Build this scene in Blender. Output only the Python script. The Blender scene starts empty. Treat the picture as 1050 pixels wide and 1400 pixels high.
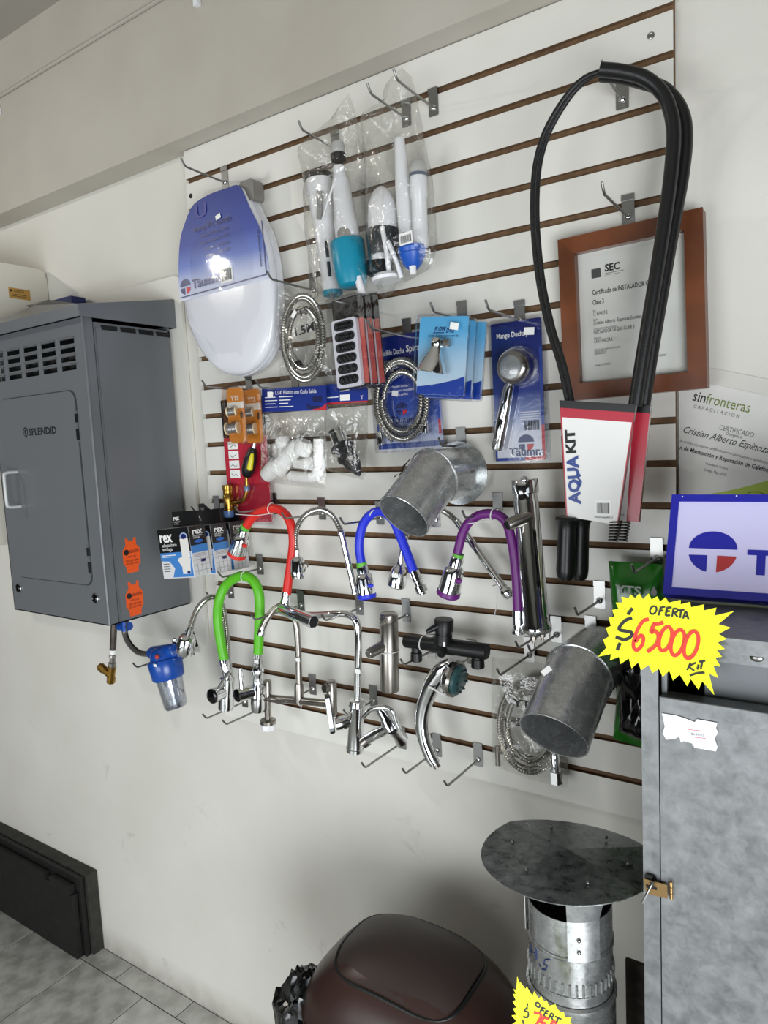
import bpy, math, random
import numpy as np
from mathutils import Vector, Matrix, noise
random.seed(7)
sc = bpy.context.scene
COL = sc.collection
V = Vector

# ------------------------------------------------------------------ camera
FPX = 960.0
RC = [[0.8303769360578803, 0.555103526653659, -0.04831375331929253],
      [0.016634587892917906, -0.1113656568997897, -0.9936402673749244],
      [-0.5569537095206025, 0.8242922813904962, -0.1017093913623095]]
CAM = V((1.4759331, -1.3291003, 1.7647201))
RX, RY, RZ = V(RC[0]), V(RC[1]), V(RC[2])          # image right, image down, forward
cd = bpy.data.cameras.new('camera'); cam = bpy.data.objects.new('camera', cd); COL.objects.link(cam)
cd.sensor_fit = 'VERTICAL'; cd.sensor_height = 36.0; cd.lens = FPX / 1400 * 36.0; cd.clip_start = 0.02
cam.matrix_world = Matrix(((RX.x, -RY.x, -RZ.x, CAM.x), (RX.y, -RY.y, -RZ.y, CAM.y), (RX.z, -RY.z, -RZ.z, CAM.z), (0, 0, 0, 1)))
sc.camera = cam

# ------------------------------------------------------------------ light, world, exposure
sc.view_settings.view_transform = 'Standard'; sc.view_settings.look = 'None'
sc.view_settings.gamma = 1.0; sc.view_settings.use_curve_mapping = False
sc.view_settings.exposure = 0.0
wd = bpy.data.worlds.new('world'); sc.world = wd; wd.use_nodes = True
bg = wd.node_tree.nodes['Background']; bg.inputs[0].default_value = (0.80, 0.90, 1.0, 1); bg.inputs[1].default_value = 1.0

def area(name, loc, target, sx, sy, power, col):
    l = bpy.data.lights.new(name, 'AREA'); l.shape = 'RECTANGLE'; l.size = sx; l.size_y = sy; l.energy = power; l.color = col
    o = bpy.data.objects.new(name, l); COL.objects.link(o); o.location = loc
    o.rotation_euler = (V(target) - V(loc)).to_track_quat('-Z', 'Y').to_euler()
    return o
# the shop doorway in the right hand wall (daylight), the shop window in the front wall, a ceiling lamp
area('doorway_daylight', (2.55, -2.25, 0.80), (-0.3, -0.4, 0.75), 1.7, 1.55, 82, (0.94, 0.975, 1.0))
area('shop_window_daylight', (0.0, -3.95, 0.85), (0.1, 0, 0.9), 2.0, 1.2, 42, (0.96, 0.985, 1.0))
area('ceiling_lamp_light', (-1.32, -1.52, 2.72), (-0.2, -0.3, 1.6), 0.07, 0.05, 7, (1.0, 0.95, 0.86))

try:
    sc.cycles.use_denoising = True
    sc.cycles.max_bounces = 10; sc.cycles.transparent_max_bounces = 24
    sc.cycles.sample_clamp_indirect = 6.0
    sc.cycles.caustics_reflective = False; sc.cycles.caustics_refractive = False
except Exception:
    pass

# ------------------------------------------------------------------ measuring helpers (photo pixel + known depth -> place in the shop)
def ray(x, y): return RX * ((x - 525) / FPX) + RY * ((y - 700) / FPX) + RZ
def P(x, y, d=0.0):
    v = ray(x, y); return CAM + v * ((-d - CAM.y) / v.y)
def PX(x, y, X):
    v = ray(x, y); return CAM + v * ((X - CAM.x) / v.x)
def PZ(x, y, Z):
    v = ray(x, y); return CAM + v * ((Z - CAM.z) / v.z)
def AT(x, y, D): return CAM + ray(x, y) * D
def mpp(x, y, d): return (P(x, y, d) - CAM).dot(RZ) / FPX
class F:
    def __init__(s, o, u=(1, 0, 0), v=(0, 0, 1)):
        s.o = V(o); s.u = V(u).normalized(); v = V(v); s.v = (v - s.u * v.dot(s.u)).normalized(); s.n = s.u.cross(s.v)
    def p(s, a, b, c=0.0): return s.o + s.u * a + s.v * b + s.n * c
def card(tl, tr, br, bl, d):
    q = [P(*t, d if not isinstance(d, (list, tuple)) else d[i]) for i, t in enumerate((tl, tr, br, bl))]
    u = (q[1] - q[0]) + (q[2] - q[3]); v = (q[0] - q[3]) + (q[1] - q[2])
    c = (q[0] + q[1] + q[2] + q[3]) / 4; w, h = u.length / 2, v.length / 2
    f = F(c, u, v); f.o = f.p(-w / 2, -h / 2)
    return f, w, h

# ------------------------------------------------------------------ mesh builder
def spl(pts, n=6):
    pts = [V(p) for p in pts]
    if len(pts) < 3: return pts
    e = [pts[0] * 2 - pts[1]] + pts + [pts[-1] * 2 - pts[-2]]; out = []
    for i in range(1, len(e) - 2):
        a, b, c, d = e[i - 1], e[i], e[i + 1], e[i + 2]
        for k in range(n):
            t = k / n
            out.append(0.5 * ((2 * b) + (c - a) * t + (2 * a - 5 * b + 4 * c - d) * t * t + (3 * b - a - 3 * c + d) * t ** 3))
    out.append(pts[-1]); return out
def resample(pts, step):
    out = [pts[0]]; acc = 0.0
    for a, b in zip(pts, pts[1:]):
        L = (b - a).length; t = step - acc
        while t <= L:
            out.append(a.lerp(b, t / L)); t += step
        acc = (acc + L) % step
    return out
def rrect(a0, b0, a1, b1, r, n=4):
    out = []
    for cx, cy, s in ((a1 - r, b1 - r, 0), (a0 + r, b1 - r, 1), (a0 + r, b0 + r, 2), (a1 - r, b0 + r, 3)):
        for k in range(n + 1):
            t = (s + k / n) * math.pi / 2; out.append((cx + r * math.cos(t), cy + r * math.sin(t)))
    return out
def ell(cx, cy, rx, ry, n=28, t0=0, t1=2 * math.pi):
    full = abs(t1 - t0 - 2 * math.pi) < 1e-6
    return [(cx + rx * math.cos(t0 + (t1 - t0) * k / (n if full else n - 1)), cy + ry * math.sin(t0 + (t1 - t0) * k / (n if full else n - 1))) for k in range(n)]
_tc = {}
def textmesh(s, bold=0.0):
    key = s; s = (s, bold)
    if s not in _tc:
        cu = bpy.data.curves.new('t', 'FONT'); cu.body = key; cu.offset = bold; cu.size = 1.0; cu.resolution_u = 2
        o = bpy.data.objects.new('t', cu); COL.objects.link(o)
        dg = bpy.context.evaluated_depsgraph_get(); dg.update(); me = o.evaluated_get(dg).to_mesh()
        vs = [(v.co.x, v.co.y) for v in me.vertices]; fs = [tuple(p.vertices) for p in me.polygons]
        o.evaluated_get(dg).to_mesh_clear(); bpy.data.objects.remove(o); bpy.data.curves.remove(cu)
        w = max([v[0] for v in vs] or [0]); _tc[s] = (vs, fs, w)
    return _tc[s]
class MB:
    def __init__(s): s.v = []; s.f = []; s.m = []
    def add(s, vs, fs, m=0):
        o = len(s.v); s.v += [V(q) for q in vs]; s.f += [tuple(i + o for i in f) for f in fs]; s.m += [m] * len(fs); return s
    def prism(s, f, poly, c0, c1, m=0, mtop=None):
        n = len(poly); area_ = sum(poly[i][0] * poly[(i + 1) % n][1] - poly[(i + 1) % n][0] * poly[i][1] for i in range(n))
        if area_ < 0: poly = poly[::-1]
        vs = [f.p(a, b, c0) for a, b in poly] + [f.p(a, b, c1) for a, b in poly]
        s.add(vs, [tuple(range(n))[::-1]] + [(i, (i + 1) % n, n + (i + 1) % n, n + i) for i in range(n)], m)
        return s.add(vs[n:], [tuple(range(n))], m if mtop is None else mtop)
    def box(s, f, a0, a1, b0, b1, c0, c1, m=0, mtop=None): return s.prism(f, [(a0, b0), (a1, b0), (a1, b1), (a0, b1)], c0, c1, m, mtop)
    def wbox(s, x0, x1, y0, y1, z0, z1, m=0):
        return s.box(F((0, 0, 0)), x0, x1, z0, z1, -y1, -y0, m)
    def tube(s, pts, r, seg=12, caps=True, closed=False, m=0, flat=None):
        pts = [V(p) for p in pts]; n = len(pts); rr = r if isinstance(r, (list, tuple)) else [r] * n
        T = []
        for i in range(n):
            a = pts[i - 1] if (i > 0 or closed) else pts[0]; b = pts[(i + 1) % n] if (i < n - 1 or closed) else pts[-1]
            T.append((b - a).normalized())
        up = V((0, 0, 1)) if abs(T[0].z) < .9 else V((0, 1, 0))
        N = (up - T[0] * up.dot(T[0])).normalized(); vs = []
        for i in range(n):
            N = (N - T[i] * N.dot(T[i])).normalized(); B = T[i].cross(N)
            for k in range(seg):
                t = 2 * math.pi * k / seg; vs.append(pts[i] + (N * math.cos(t) + B * math.sin(t)) * rr[i])
        fs = []
        for i in range(n if closed else n - 1):
            j = (i + 1) % n
            for k in range(seg): fs.append((i * seg + k, i * seg + (k + 1) % seg, j * seg + (k + 1) % seg, j * seg + k))
        if caps and not closed: fs += [tuple(range(seg))[::-1], tuple((n - 1) * seg + k for k in range(seg))]
        return s.add(vs, fs, m)
    def lathe(s, p0, p1, prof, seg=24, caps=True, m=0, fa=None):
        p0, p1 = V(p0), V(p1); ax = p1 - p0; L = ax.length; ax.normalize()
        up = V((0, 0, 1)) if abs(ax.z) < .9 else V((1, 0, 0)); N = (up - ax * up.dot(ax)).normalized(); B = ax.cross(N)
        vs = []
        for t, r in prof:
            for k in range(seg):
                a = 2 * math.pi * k / seg; vs.append(p0 + ax * (t * L) + (N * math.cos(a) + B * math.sin(a)) * r)
        n = len(prof); fs = []
        for i in range(n - 1):
            for k in range(seg): fs.append((i * seg + k, i * seg + (k + 1) % seg, (i + 1) * seg + (k + 1) % seg, (i + 1) * seg + k))
        if caps: fs += [tuple(range(seg))[::-1], tuple((n - 1) * seg + k for k in range(seg))]
        return s.add(vs, fs, m)
    def cyl(s, p0, p1, r0, r1=None, seg=20, m=0): return s.lathe(p0, p1, [(0, r0), (1, r0 if r1 is None else r1)], seg, True, m)
    def pipe(s, p0, p1, r, th=.0015, seg=36, m=0): return s.lathe(p0, p1, [(0, r - th), (0, r), (1, r), (1, r - th), (0, r - th)], seg, False, m)
    def ball(s, c, r, seg=16, m=0, sc_=(1, 1, 1)):
        vs = []; fs = []; n = seg // 2
        for i in range(n + 1):
            t = math.pi * i / n
            for k in range(seg):
                a = 2 * math.pi * k / seg; vs.append(V(c) + V((r * sc_[0] * math.sin(t) * math.cos(a), r * sc_[1] * math.sin(t) * math.sin(a), r * sc_[2] * math.cos(t))))
        for i in range(n):
            for k in range(seg): fs.append((i * seg + k, (i + 1) * seg + k, (i + 1) * seg + (k + 1) % seg, i * seg + (k + 1) % seg))
        return s.add(vs, fs, m)
    def text(s, txt, f, a, b, h, c=.0008, sx=1.0, shear=0.0, rot=0.0, width=None, align='L', m=0, bold=0.0):
        vs, fs, w = textmesh(txt, bold)
        if not vs: return s
        if width: sx = width / (w * h / .72)
        k = h / .72; off = {'L': 0, 'C': -w * k * sx / 2, 'R': -w * k * sx}[align]; cr, sr = math.cos(rot), math.sin(rot); out = []
        for x, y in vs:
            X = x * k * sx + shear * y * k + off; Y = y * k; out.append(f.p(a + X * cr - Y * sr, b + X * sr + Y * cr, c))
        return s.add(out, fs, m)
    def ribbon(s, pts, w, d, lift=0.0):
        n = len(pts); L = []; R_ = []
        for i in range(n):
            a = pts[max(i - 1, 0)]; b = pts[min(i + 1, n - 1)]; dx, dy = b[0] - a[0], b[1] - a[1]; l = math.hypot(dx, dy) or 1
            L.append(P(pts[i][0] - dy / l * w / 2, pts[i][1] + dx / l * w / 2, d + lift)); R_.append(P(pts[i][0] + dy / l * w / 2, pts[i][1] - dx / l * w / 2, d + lift))
        return s.add(L + R_, [(i, n + i, n + i + 1, i + 1) for i in range(n - 1)])
    def barcode(s, f, a, b, w, h, c=.0008, m=0):
        x = 0; rnd = random.Random(3)
        while x < w:
            t = rnd.choice((.5, .8, 1.2)) * w / 26; s.add([f.p(a + x, b, c), f.p(a + min(x + t, w), b, c), f.p(a + min(x + t, w), b + h, c), f.p(a + x, b + h, c)], [(0, 1, 2, 3)], m); x += t + rnd.choice((.6, .9, 1.1)) * w / 26
        return s
    def flat(s, f, poly, c=.0006, m=0, th=.0003): return s.prism(f, poly, c - th, c, m)

def wpos(o):
    p = V(o.location)
    while o.parent: o = o.parent; p += V(o.location)
    return p
def build(name, mb, mats, parent=None, smooth=40, bev=None, label=None, loc=None, kind=None):
    if not isinstance(mats, (list, tuple)): mats = [mats]
    base = wpos(parent) if parent else V((0, 0, 0))
    if loc is None:
        lo = [min(q[i] for q in mb.v) for i in range(3)]; hi = [max(q[i] for q in mb.v) for i in range(3)]
        loc = V(((lo[0] + hi[0]) / 2, (lo[1] + hi[1]) / 2, lo[2]))
    me = bpy.data.meshes.new(name); me.from_pydata([tuple(q - loc) for q in mb.v], [], mb.f)
    for mm in mats: me.materials.append(mm)
    me.polygons.foreach_set('material_index', mb.m)
    if smooth:
        me.polygons.foreach_set('use_smooth', [True] * len(me.polygons)); me.set_sharp_from_angle(angle=math.radians(smooth))
    me.update()
    o = bpy.data.objects.new(name, me); COL.objects.link(o); o.location = loc - base
    if parent: o.parent = parent
    if bev:
        b = o.modifiers.new('bevel', 'BEVEL'); b.width = bev; b.segments = 2; b.limit_method = 'ANGLE'; b.angle_limit = math.radians(50)
    if label: o['label'] = label
    if kind: o['kind'] = kind
    return o
def thing(name, label, cat, loc, group=None):
    o = bpy.data.objects.new(name, None); COL.objects.link(o); o.location = V(loc); o.empty_display_size = .02
    o['label'] = label; o['category'] = cat
    if group: o['group'] = group
    return o
def tag(o, label, cat, group=None):
    o['label'] = label; o['category'] = cat
    if group: o['group'] = group
    return o
def copy_tree(o, parent=None, delta=None, label=None):
    c = o.copy(); COL.objects.link(c); c.parent = parent
    if delta is not None: c.location = V(o.location) + V(delta)
    if label: c['label'] = label
    for ch in list(o.children): copy_tree(ch, c)
    return c

# ------------------------------------------------------------------ materials
def lin(c):
    if isinstance(c, str):
        c = [int(c[i:i + 2], 16) / 255 for i in (0, 2, 4)]
    return tuple(((x / 12.92) if x <= .04045 else ((x + .055) / 1.055) ** 2.4) for x in c) + (1,)
_m = {}
def mat(name, c, rough=.5, metal=0.0, c2=None, nscale=20.0, bump=0.0, bscale=200.0, spec=.5, coat=0.0, emit=0.0, detail=3.0, stretch=None, rough2=None, lo=.35, hi=.65):
    if name in _m: return _m[name]
    m = bpy.data.materials.new(name); m.use_nodes = True; nt = m.node_tree; b = nt.nodes['Principled BSDF']; _m[name] = m
    b.inputs['Base Color'].default_value = lin(c); b.inputs['Roughness'].default_value = rough; b.inputs['Metallic'].default_value = metal
    b.inputs['Specular IOR Level'].default_value = spec; b.inputs['Coat Weight'].default_value = coat; b.inputs['Coat Roughness'].default_value = .1
    if emit: b.inputs['Emission Color'].default_value = lin(c); b.inputs['Emission Strength'].default_value = emit
    tc = nt.nodes.new('ShaderNodeTexCoord'); co = tc.outputs['Object']
    if stretch:
        mp = nt.nodes.new('ShaderNodeMapping'); mp.inputs['Scale'].default_value = stretch; nt.links.new(co, mp.inputs[0]); co = mp.outputs[0]
    if c2 is not None or rough2 is not None:
        n = nt.nodes.new('ShaderNodeTexNoise'); n.inputs['Scale'].default_value = nscale; n.inputs['Detail'].default_value = detail; nt.links.new(co, n.inputs['Vector'])
        mr = nt.nodes.new('ShaderNodeMapRange'); mr.inputs[1].default_value = lo; mr.inputs[2].default_value = hi; nt.links.new(n.outputs[0], mr.inputs[0])
        if c2 is not None:
            mx = nt.nodes.new('ShaderNodeMix'); mx.data_type = 'RGBA'; mx.inputs[6].default_value = lin(c); mx.inputs[7].default_value = lin(c2)
            nt.links.new(mr.outputs[0], mx.inputs[0]); nt.links.new(mx.outputs[2], b.inputs['Base Color'])
        if rough2 is not None:
            r2 = nt.nodes.new('ShaderNodeMapRange'); r2.inputs[3].default_value = rough; r2.inputs[4].default_value = rough2; nt.links.new(mr.outputs[0], r2.inputs[0]); nt.links.new(r2.outputs[0], b.inputs['Roughness'])
    if bump:
        n2 = nt.nodes.new('ShaderNodeTexNoise'); n2.inputs['Scale'].default_value = bscale; n2.inputs['Detail'].default_value = 4; nt.links.new(co, n2.inputs['Vector'])
        bp = nt.nodes.new('ShaderNodeBump'); bp.inputs['Strength'].default_value = bump; bp.inputs['Distance'].default_value = .004; nt.links.new(n2.outputs[0], bp.inputs['Height']); nt.links.new(bp.outputs[0], b.inputs['Normal'])
    return m
def grad(name, stops, rough=.3, coat=.4):
    """printed colour gradient from the bottom to the top of a card"""
    if name in _m: return _m[name]
    m = bpy.data.materials.new(name); m.use_nodes = True; nt = m.node_tree; b = nt.nodes['Principled BSDF']; _m[name] = m
    b.inputs['Roughness'].default_value = rough; b.inputs['Coat Weight'].default_value = coat; b.inputs['Coat Roughness'].default_value = .04
    tc = nt.nodes.new('ShaderNodeTexCoord'); sp = nt.nodes.new('ShaderNodeSeparateXYZ'); nt.links.new(tc.outputs['Generated'], sp.inputs[0])
    r = nt.nodes.new('ShaderNodeValToRGB'); nt.links.new(sp.outputs[2], r.inputs[0]); e = r.color_ramp.elements
    while len(e) < len(stops): e.new(.5)
    for k, (t, c) in enumerate(stops): e[k].position = t; e[k].color = lin(c)
    nt.links.new(r.outputs[0], b.inputs['Base Color']); return m
def clearmat(name, base=.05, tint=(.97, .97, .96), rough=.08, bump=.5, bscale=45, edge=.7):
    if name in _m: return _m[name]
    m = bpy.data.materials.new(name); m.use_nodes = True; nt = m.node_tree; _m[name] = m
    for n in list(nt.nodes):
        if n.type == 'BSDF_PRINCIPLED': nt.nodes.remove(n)
    out = [n for n in nt.nodes if n.type == 'OUTPUT_MATERIAL'][0]
    tr = nt.nodes.new('ShaderNodeBsdfTransparent'); tr.inputs[0].default_value = tint + (1,)
    gl = nt.nodes.new('ShaderNodeBsdfGlossy'); gl.inputs['Roughness'].default_value = rough; gl.inputs[0].default_value = (.95, .95, .95, 1)
    mx = nt.nodes.new('ShaderNodeMixShader'); lw = nt.nodes.new('ShaderNodeLayerWeight'); lw.inputs[0].default_value = .25
    mr = nt.nodes.new('ShaderNodeMapRange'); mr.inputs[3].default_value = base; mr.inputs[4].default_value = edge; nt.links.new(lw.outputs['Facing'], mr.inputs[0])
    tc = nt.nodes.new('ShaderNodeTexCoord'); n2 = nt.nodes.new('ShaderNodeTexNoise'); n2.inputs['Scale'].default_value = bscale; n2.inputs['Detail'].default_value = 3
    n2.inputs['Distortion'].default_value = 1.2
    nt.links.new(tc.outputs['Object'], n2.inputs['Vector']); bp = nt.nodes.new('ShaderNodeBump'); bp.inputs['Strength'].default_value = bump; bp.inputs['Distance'].default_value = .01
    nt.links.new(n2.outputs[0], bp.inputs['Height']); nt.links.new(bp.outputs[0], gl.inputs['Normal']); nt.links.new(bp.outputs[0], lw.inputs['Normal'])
    nt.links.new(mr.outputs[0], mx.inputs[0]); nt.links.new(tr.outputs[0], mx.inputs[1]); nt.links.new(gl.outputs[0], mx.inputs[2]); nt.links.new(mx.outputs[0], out.inputs[0])
    return m
def galv(name, c1, c2, scale=60, rough=.38, metal=.9):
    """galvanised sheet: zinc spangle"""
    if name in _m: return _m[name]
    m = mat(name, c1, rough, metal); nt = m.node_tree; b = nt.nodes['Principled BSDF']
    tc = nt.nodes.new('ShaderNodeTexCoord'); n = nt.nodes.new('ShaderNodeTexNoise'); n.inputs['Scale'].default_value = scale; n.inputs['Detail'].default_value = 3; n.inputs['Distortion'].default_value = .5
    v = nt.nodes.new('ShaderNodeTexNoise'); v.inputs['Scale'].default_value = scale * 2.7; v.inputs['Detail'].default_value = 2; v.inputs['Distortion'].default_value = .8
    nt.links.new(tc.outputs['Object'], n.inputs['Vector']); nt.links.new(tc.outputs['Object'], v.inputs['Vector'])
    mm = nt.nodes.new('ShaderNodeMix'); mm.data_type = 'FLOAT'; mm.inputs[0].default_value = .3
    nt.links.new(n.outputs[0], mm.inputs[2]); nt.links.new(v.outputs[0], mm.inputs[3])
    mr = nt.nodes.new('ShaderNodeMapRange'); mr.inputs[1].default_value = .3; mr.inputs[2].default_value = .7; nt.links.new(mm.outputs[0], mr.inputs[0])
    mx = nt.nodes.new('ShaderNodeMix'); mx.data_type = 'RGBA'; mx.inputs[6].default_value = lin(c1); mx.inputs[7].default_value = lin(c2)
    nt.links.new(mr.outputs[0], mx.inputs[0]); nt.links.new(mx.outputs[2], b.inputs['Base Color'])
    r2 = nt.nodes.new('ShaderNodeMapRange'); r2.inputs[3].default_value = rough + .1; r2.inputs[4].default_value = rough - .08; nt.links.new(mr.outputs[0], r2.inputs[0]); nt.links.new(r2.outputs[0], b.inputs['Roughness'])
    return m

WALL = mat('wall_paint', 'DFDDD5', .62, c2='D2CFC5', nscale=2.2, bump=.22, bscale=38, lo=.3, hi=.75)
def scuffs(m):
    nt = m.node_tree; b = nt.nodes['Principled BSDF']; src = b.inputs['Base Color'].links[0].from_socket
    g = nt.nodes.new('ShaderNodeNewGeometry'); n = nt.nodes.new('ShaderNodeTexNoise'); n.inputs['Scale'].default_value = 7.0; n.inputs['Detail'].default_value = 8; n.inputs['Roughness'].default_value = .72; n.inputs['Distortion'].default_value = .6
    nt.links.new(g.outputs['Position'], n.inputs['Vector']); r = nt.nodes.new('ShaderNodeMapRange'); r.inputs[1].default_value = .61; r.inputs[2].default_value = .72; nt.links.new(n.outputs[0], r.inputs[0])
    sp = nt.nodes.new('ShaderNodeSeparateXYZ'); nt.links.new(g.outputs['Position'], sp.inputs[0]); z = nt.nodes.new('ShaderNodeMapRange'); z.inputs[1].default_value = .10; z.inputs[2].default_value = .0; nt.links.new(sp.outputs[2], z.inputs[0])
    n3 = nt.nodes.new('ShaderNodeTexNoise'); n3.inputs['Scale'].default_value = 14; n3.inputs['Detail'].default_value = 5; nt.links.new(g.outputs['Position'], n3.inputs['Vector'])
    mu = nt.nodes.new('ShaderNodeMath'); mu.operation = 'MULTIPLY'; nt.links.new(z.outputs[0], mu.inputs[0]); nt.links.new(n3.outputs[0], mu.inputs[1])
    zz = nt.nodes.new('ShaderNodeMapRange'); zz.inputs[1].default_value = 1.15; zz.inputs[2].default_value = .7; nt.links.new(sp.outputs[2], zz.inputs[0]); m2 = nt.nodes.new('ShaderNodeMath'); m2.operation = 'MULTIPLY'; nt.links.new(r.outputs[0], m2.inputs[0]); nt.links.new(zz.outputs[0], m2.inputs[1])
    m3 = nt.nodes.new('ShaderNodeMath'); m3.operation = 'MULTIPLY'; m3.inputs[1].default_value = .38; nt.links.new(m2.outputs[0], m3.inputs[0])
    ad = nt.nodes.new('ShaderNodeMath'); ad.operation = 'ADD'; ad.use_clamp = True; nt.links.new(m3.outputs[0], ad.inputs[0]); nt.links.new(mu.outputs[0], ad.inputs[1])
    mx = nt.nodes.new('ShaderNodeMix'); mx.data_type = 'RGBA'; nt.links.new(ad.outputs[0], mx.inputs[0]); nt.links.new(src, mx.inputs[6]); mx.inputs[7].default_value = lin('857F74'); nt.links.new(mx.outputs[2], b.inputs['Base Color'])
scuffs(WALL)
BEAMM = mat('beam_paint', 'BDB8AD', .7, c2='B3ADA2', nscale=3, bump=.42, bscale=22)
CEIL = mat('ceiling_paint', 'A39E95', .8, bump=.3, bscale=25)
TILE = mat('floor_tile_glaze', 'B6B7B2', .28, c2='94958F', nscale=17, bump=.05, bscale=30, lo=.4, hi=.62, detail=6)
TILE2 = mat('floor_tile_light_glaze', 'C6C6C0', .28, c2='AFAFA9', nscale=17, bump=.05, bscale=30, lo=.4, hi=.62, detail=6)
GROUT = mat('grout', '3E3D3A', .9, c2='57554F', nscale=40)
LAM = mat('white_laminate', 'E3E1DA', .32, c2='DCDAD2', nscale=3, bump=.03, bscale=60)
MDF = mat('mdf_core', '775B40', .8, c2='634A32', nscale=60)
CHROME = mat('chrome', 'E6E7E8', .06, 1.0)
HOSEM = mat('spiral_steel', 'BDBBB6', .2, 1.0)
STEEL = mat('brushed_steel', 'A9A49C', .30, 1.0, c2='948F88', nscale=30, stretch=(1, 1, .08))
HOOKM = mat('hook_zinc', '9B9A97', .3, 1.0)
DKMET = mat('dark_metal', '2B2B2C', .35, .6)
BLACKP = mat('black_plastic', '0C0C0D', .35)
BLACKG = mat('black_gloss', '060607', .12)
BLACKM = mat('black_matt_metal', '101112', .42, .2)
RUBBER = mat('black_foam_rubber', '101011', .38, bump=.1, bscale=300)
BRAID = mat('braided_black_hose', '2A2A2B', .45, .3, c2='0C0C0C', nscale=400)
CABG = mat('grey_enamel_steel', '66696C', .30, bump=.02, bscale=80)
WHITEP = mat('white_plastic', 'E9E9EC', .3, spec=.5)
SEATW = mat('white_seat_plastic', 'DFE0E6', .2, coat=.3)
WHITEPRINT = mat('white_print', 'EDEDEA', .5)
PAPER = mat('paper', 'E4E3DF', .7, c2='D9D7D2', nscale=12)
INK = mat('black_ink', '131316', .55)
GREYINK = mat('grey_ink', '6C6C6A', .6)
NAVY = mat('navy_print', '16225E', .35, coat=.3)
BLUEP = mat('blue_print', '23419A', .35, coat=.3)
SIGNB = mat('sign_blue_frame', '1B1FA6', .3, coat=.3)
REDP = mat('red_print', 'C1272F', .4)
REDT = mat('red_tube_rubber', 'D3241C', .42)
BLUET = mat('blue_tube_rubber', '1F31CF', .42)
GREENT = mat('green_tube_rubber', '58B51B', .42)
PURPT = mat('purple_tube_rubber', '661B73', .42)
TEAL = mat('teal_plastic', '1488A4', .35)
BLUEPL = mat('blue_plastic', '1D55B4', .35)
SKYP = mat('sky_plastic', '2F86D8', .3)
FILTB = mat('filter_blue_plastic', '12479E', .3, coat=.2)
BRASS = mat('brass', 'B58F45', .28, 1.0, c2='9A7634', nscale=40)
ORANGE = mat('orange_sticker', 'EE5A1C', .45)
CARDR = mat('red_card', 'B41C34', .4, coat=.3)
CARDK = mat('black_card', '121214', .35, coat=.3)
CARDO = mat('orange_card', 'D98A33', .4, coat=.3)
WOOD = mat('stained_wood', '713C1A', .42, c2='50270F', nscale=9, stretch=(1, 1, 1), bump=.05, bscale=60, coat=.25, detail=6)
YEL = mat('fluorescent_yellow_card', 'F3F50A', .55, c2='EBF000', nscale=4)
MARKR = mat('red_marker', 'D8331C', .5)
BROWNP = mat('brown_plastic', '3A2621', .33, c2='2E1F1B', nscale=4)
BROWNF = mat('dark_brown_plastic', '332724', .48)
BAGK = mat('black_bin_bag', '070708', .16, coat=.3)
BOARDK = mat('black_board', '0A0A09', .6, c2='161513', nscale=30, bump=.3, bscale=90)
BOARDG = mat('dark_grey_board', '33322E', .7, c2='25241F', nscale=30)
RUST = mat('rusty_steel', '4A4038', .7, .4, c2='2C2521', nscale=40)
CREAMH = mat('cream_enamel', 'D9D5C9', .4)
GOLDS = mat('gold_sticker', 'B98E43', .5)
LIMEP = mat('lime_print', 'A9C04A', .6)
GREENB = mat('green_foil', '1B6C13', .25, coat=.4, bump=.3, bscale=30)
GREENL = mat('green_label', '5FB03A', .5)
DOORG = galv('galvanised_cabinet', '939596', '6F7273', 48, .46, .65)
GALV = galv('galvanised_duct', 'D0D2D2', 'ABAEAF', 70, .24, .82)
GALVC = galv('galvanised_cap', 'A6AAAA', '5B6060', 60, .3, .9)
CLEARB = clearmat('clear_bag', .05, (.975, .975, .965), .10, .7, 26, .55)
CLEARP = clearmat('clear_blister', .05, (.97, .97, .98), .06, .15, 20, .6)
CLEARC = clearmat('clear_bowl', .10, (.84, .86, .90), .05, .05, 20, .8)

# ------------------------------------------------------------------ the room
def struct(name, mb, m, **k):
    o = build(name, mb, m, kind='structure', **k); return o
ZC = 3.03; XL, XR, YF = -2.7, 2.62, -4.05; BY = -.055; PT = 2.54
struct('wall_back', MB().wbox(XL, XR, .02, .14, -.003, ZC), WALL, smooth=0)
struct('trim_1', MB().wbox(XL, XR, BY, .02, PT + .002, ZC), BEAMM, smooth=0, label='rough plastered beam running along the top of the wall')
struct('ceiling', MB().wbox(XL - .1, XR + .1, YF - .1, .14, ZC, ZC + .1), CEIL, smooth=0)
SHOP = mat('dark_unseen_wall', '403E3B', .7, c2='191918', nscale=3.0, lo=.4, hi=.6)  # unseen walls, made dark to give the chrome dark reflections and cut bounce light
struct('wall_left', MB().wbox(XL - .1, XL, YF, .14, 0, ZC), SHOP, smooth=0)
m_ = MB(); m_.wbox(XR, XR + .1, YF, -3.15, 0, ZC); m_.wbox(XR, XR + .1, -1.35, .14, 0, ZC); m_.wbox(XR, XR + .1, -3.15, -1.35, 2.25, ZC)
struct('wall_right', m_, SHOP, smooth=0)
m_ = MB(); m_.wbox(XL, -1.95, YF - .1, YF, 0, ZC); m_.wbox(.75, XR, YF - .1, YF, 0, ZC); m_.wbox(-1.95, .75, YF - .1, YF, 1.9, ZC); m_.wbox(-1.95, .75, YF - .1, YF, 0, .2)
struct('wall_front', m_, SHOP, smooth=0)
fl = struct('floor', MB().wbox(XL - .15, XR + .15, YF - .15, .14, -.08, -.003), GROUT, smooth=0)
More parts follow.
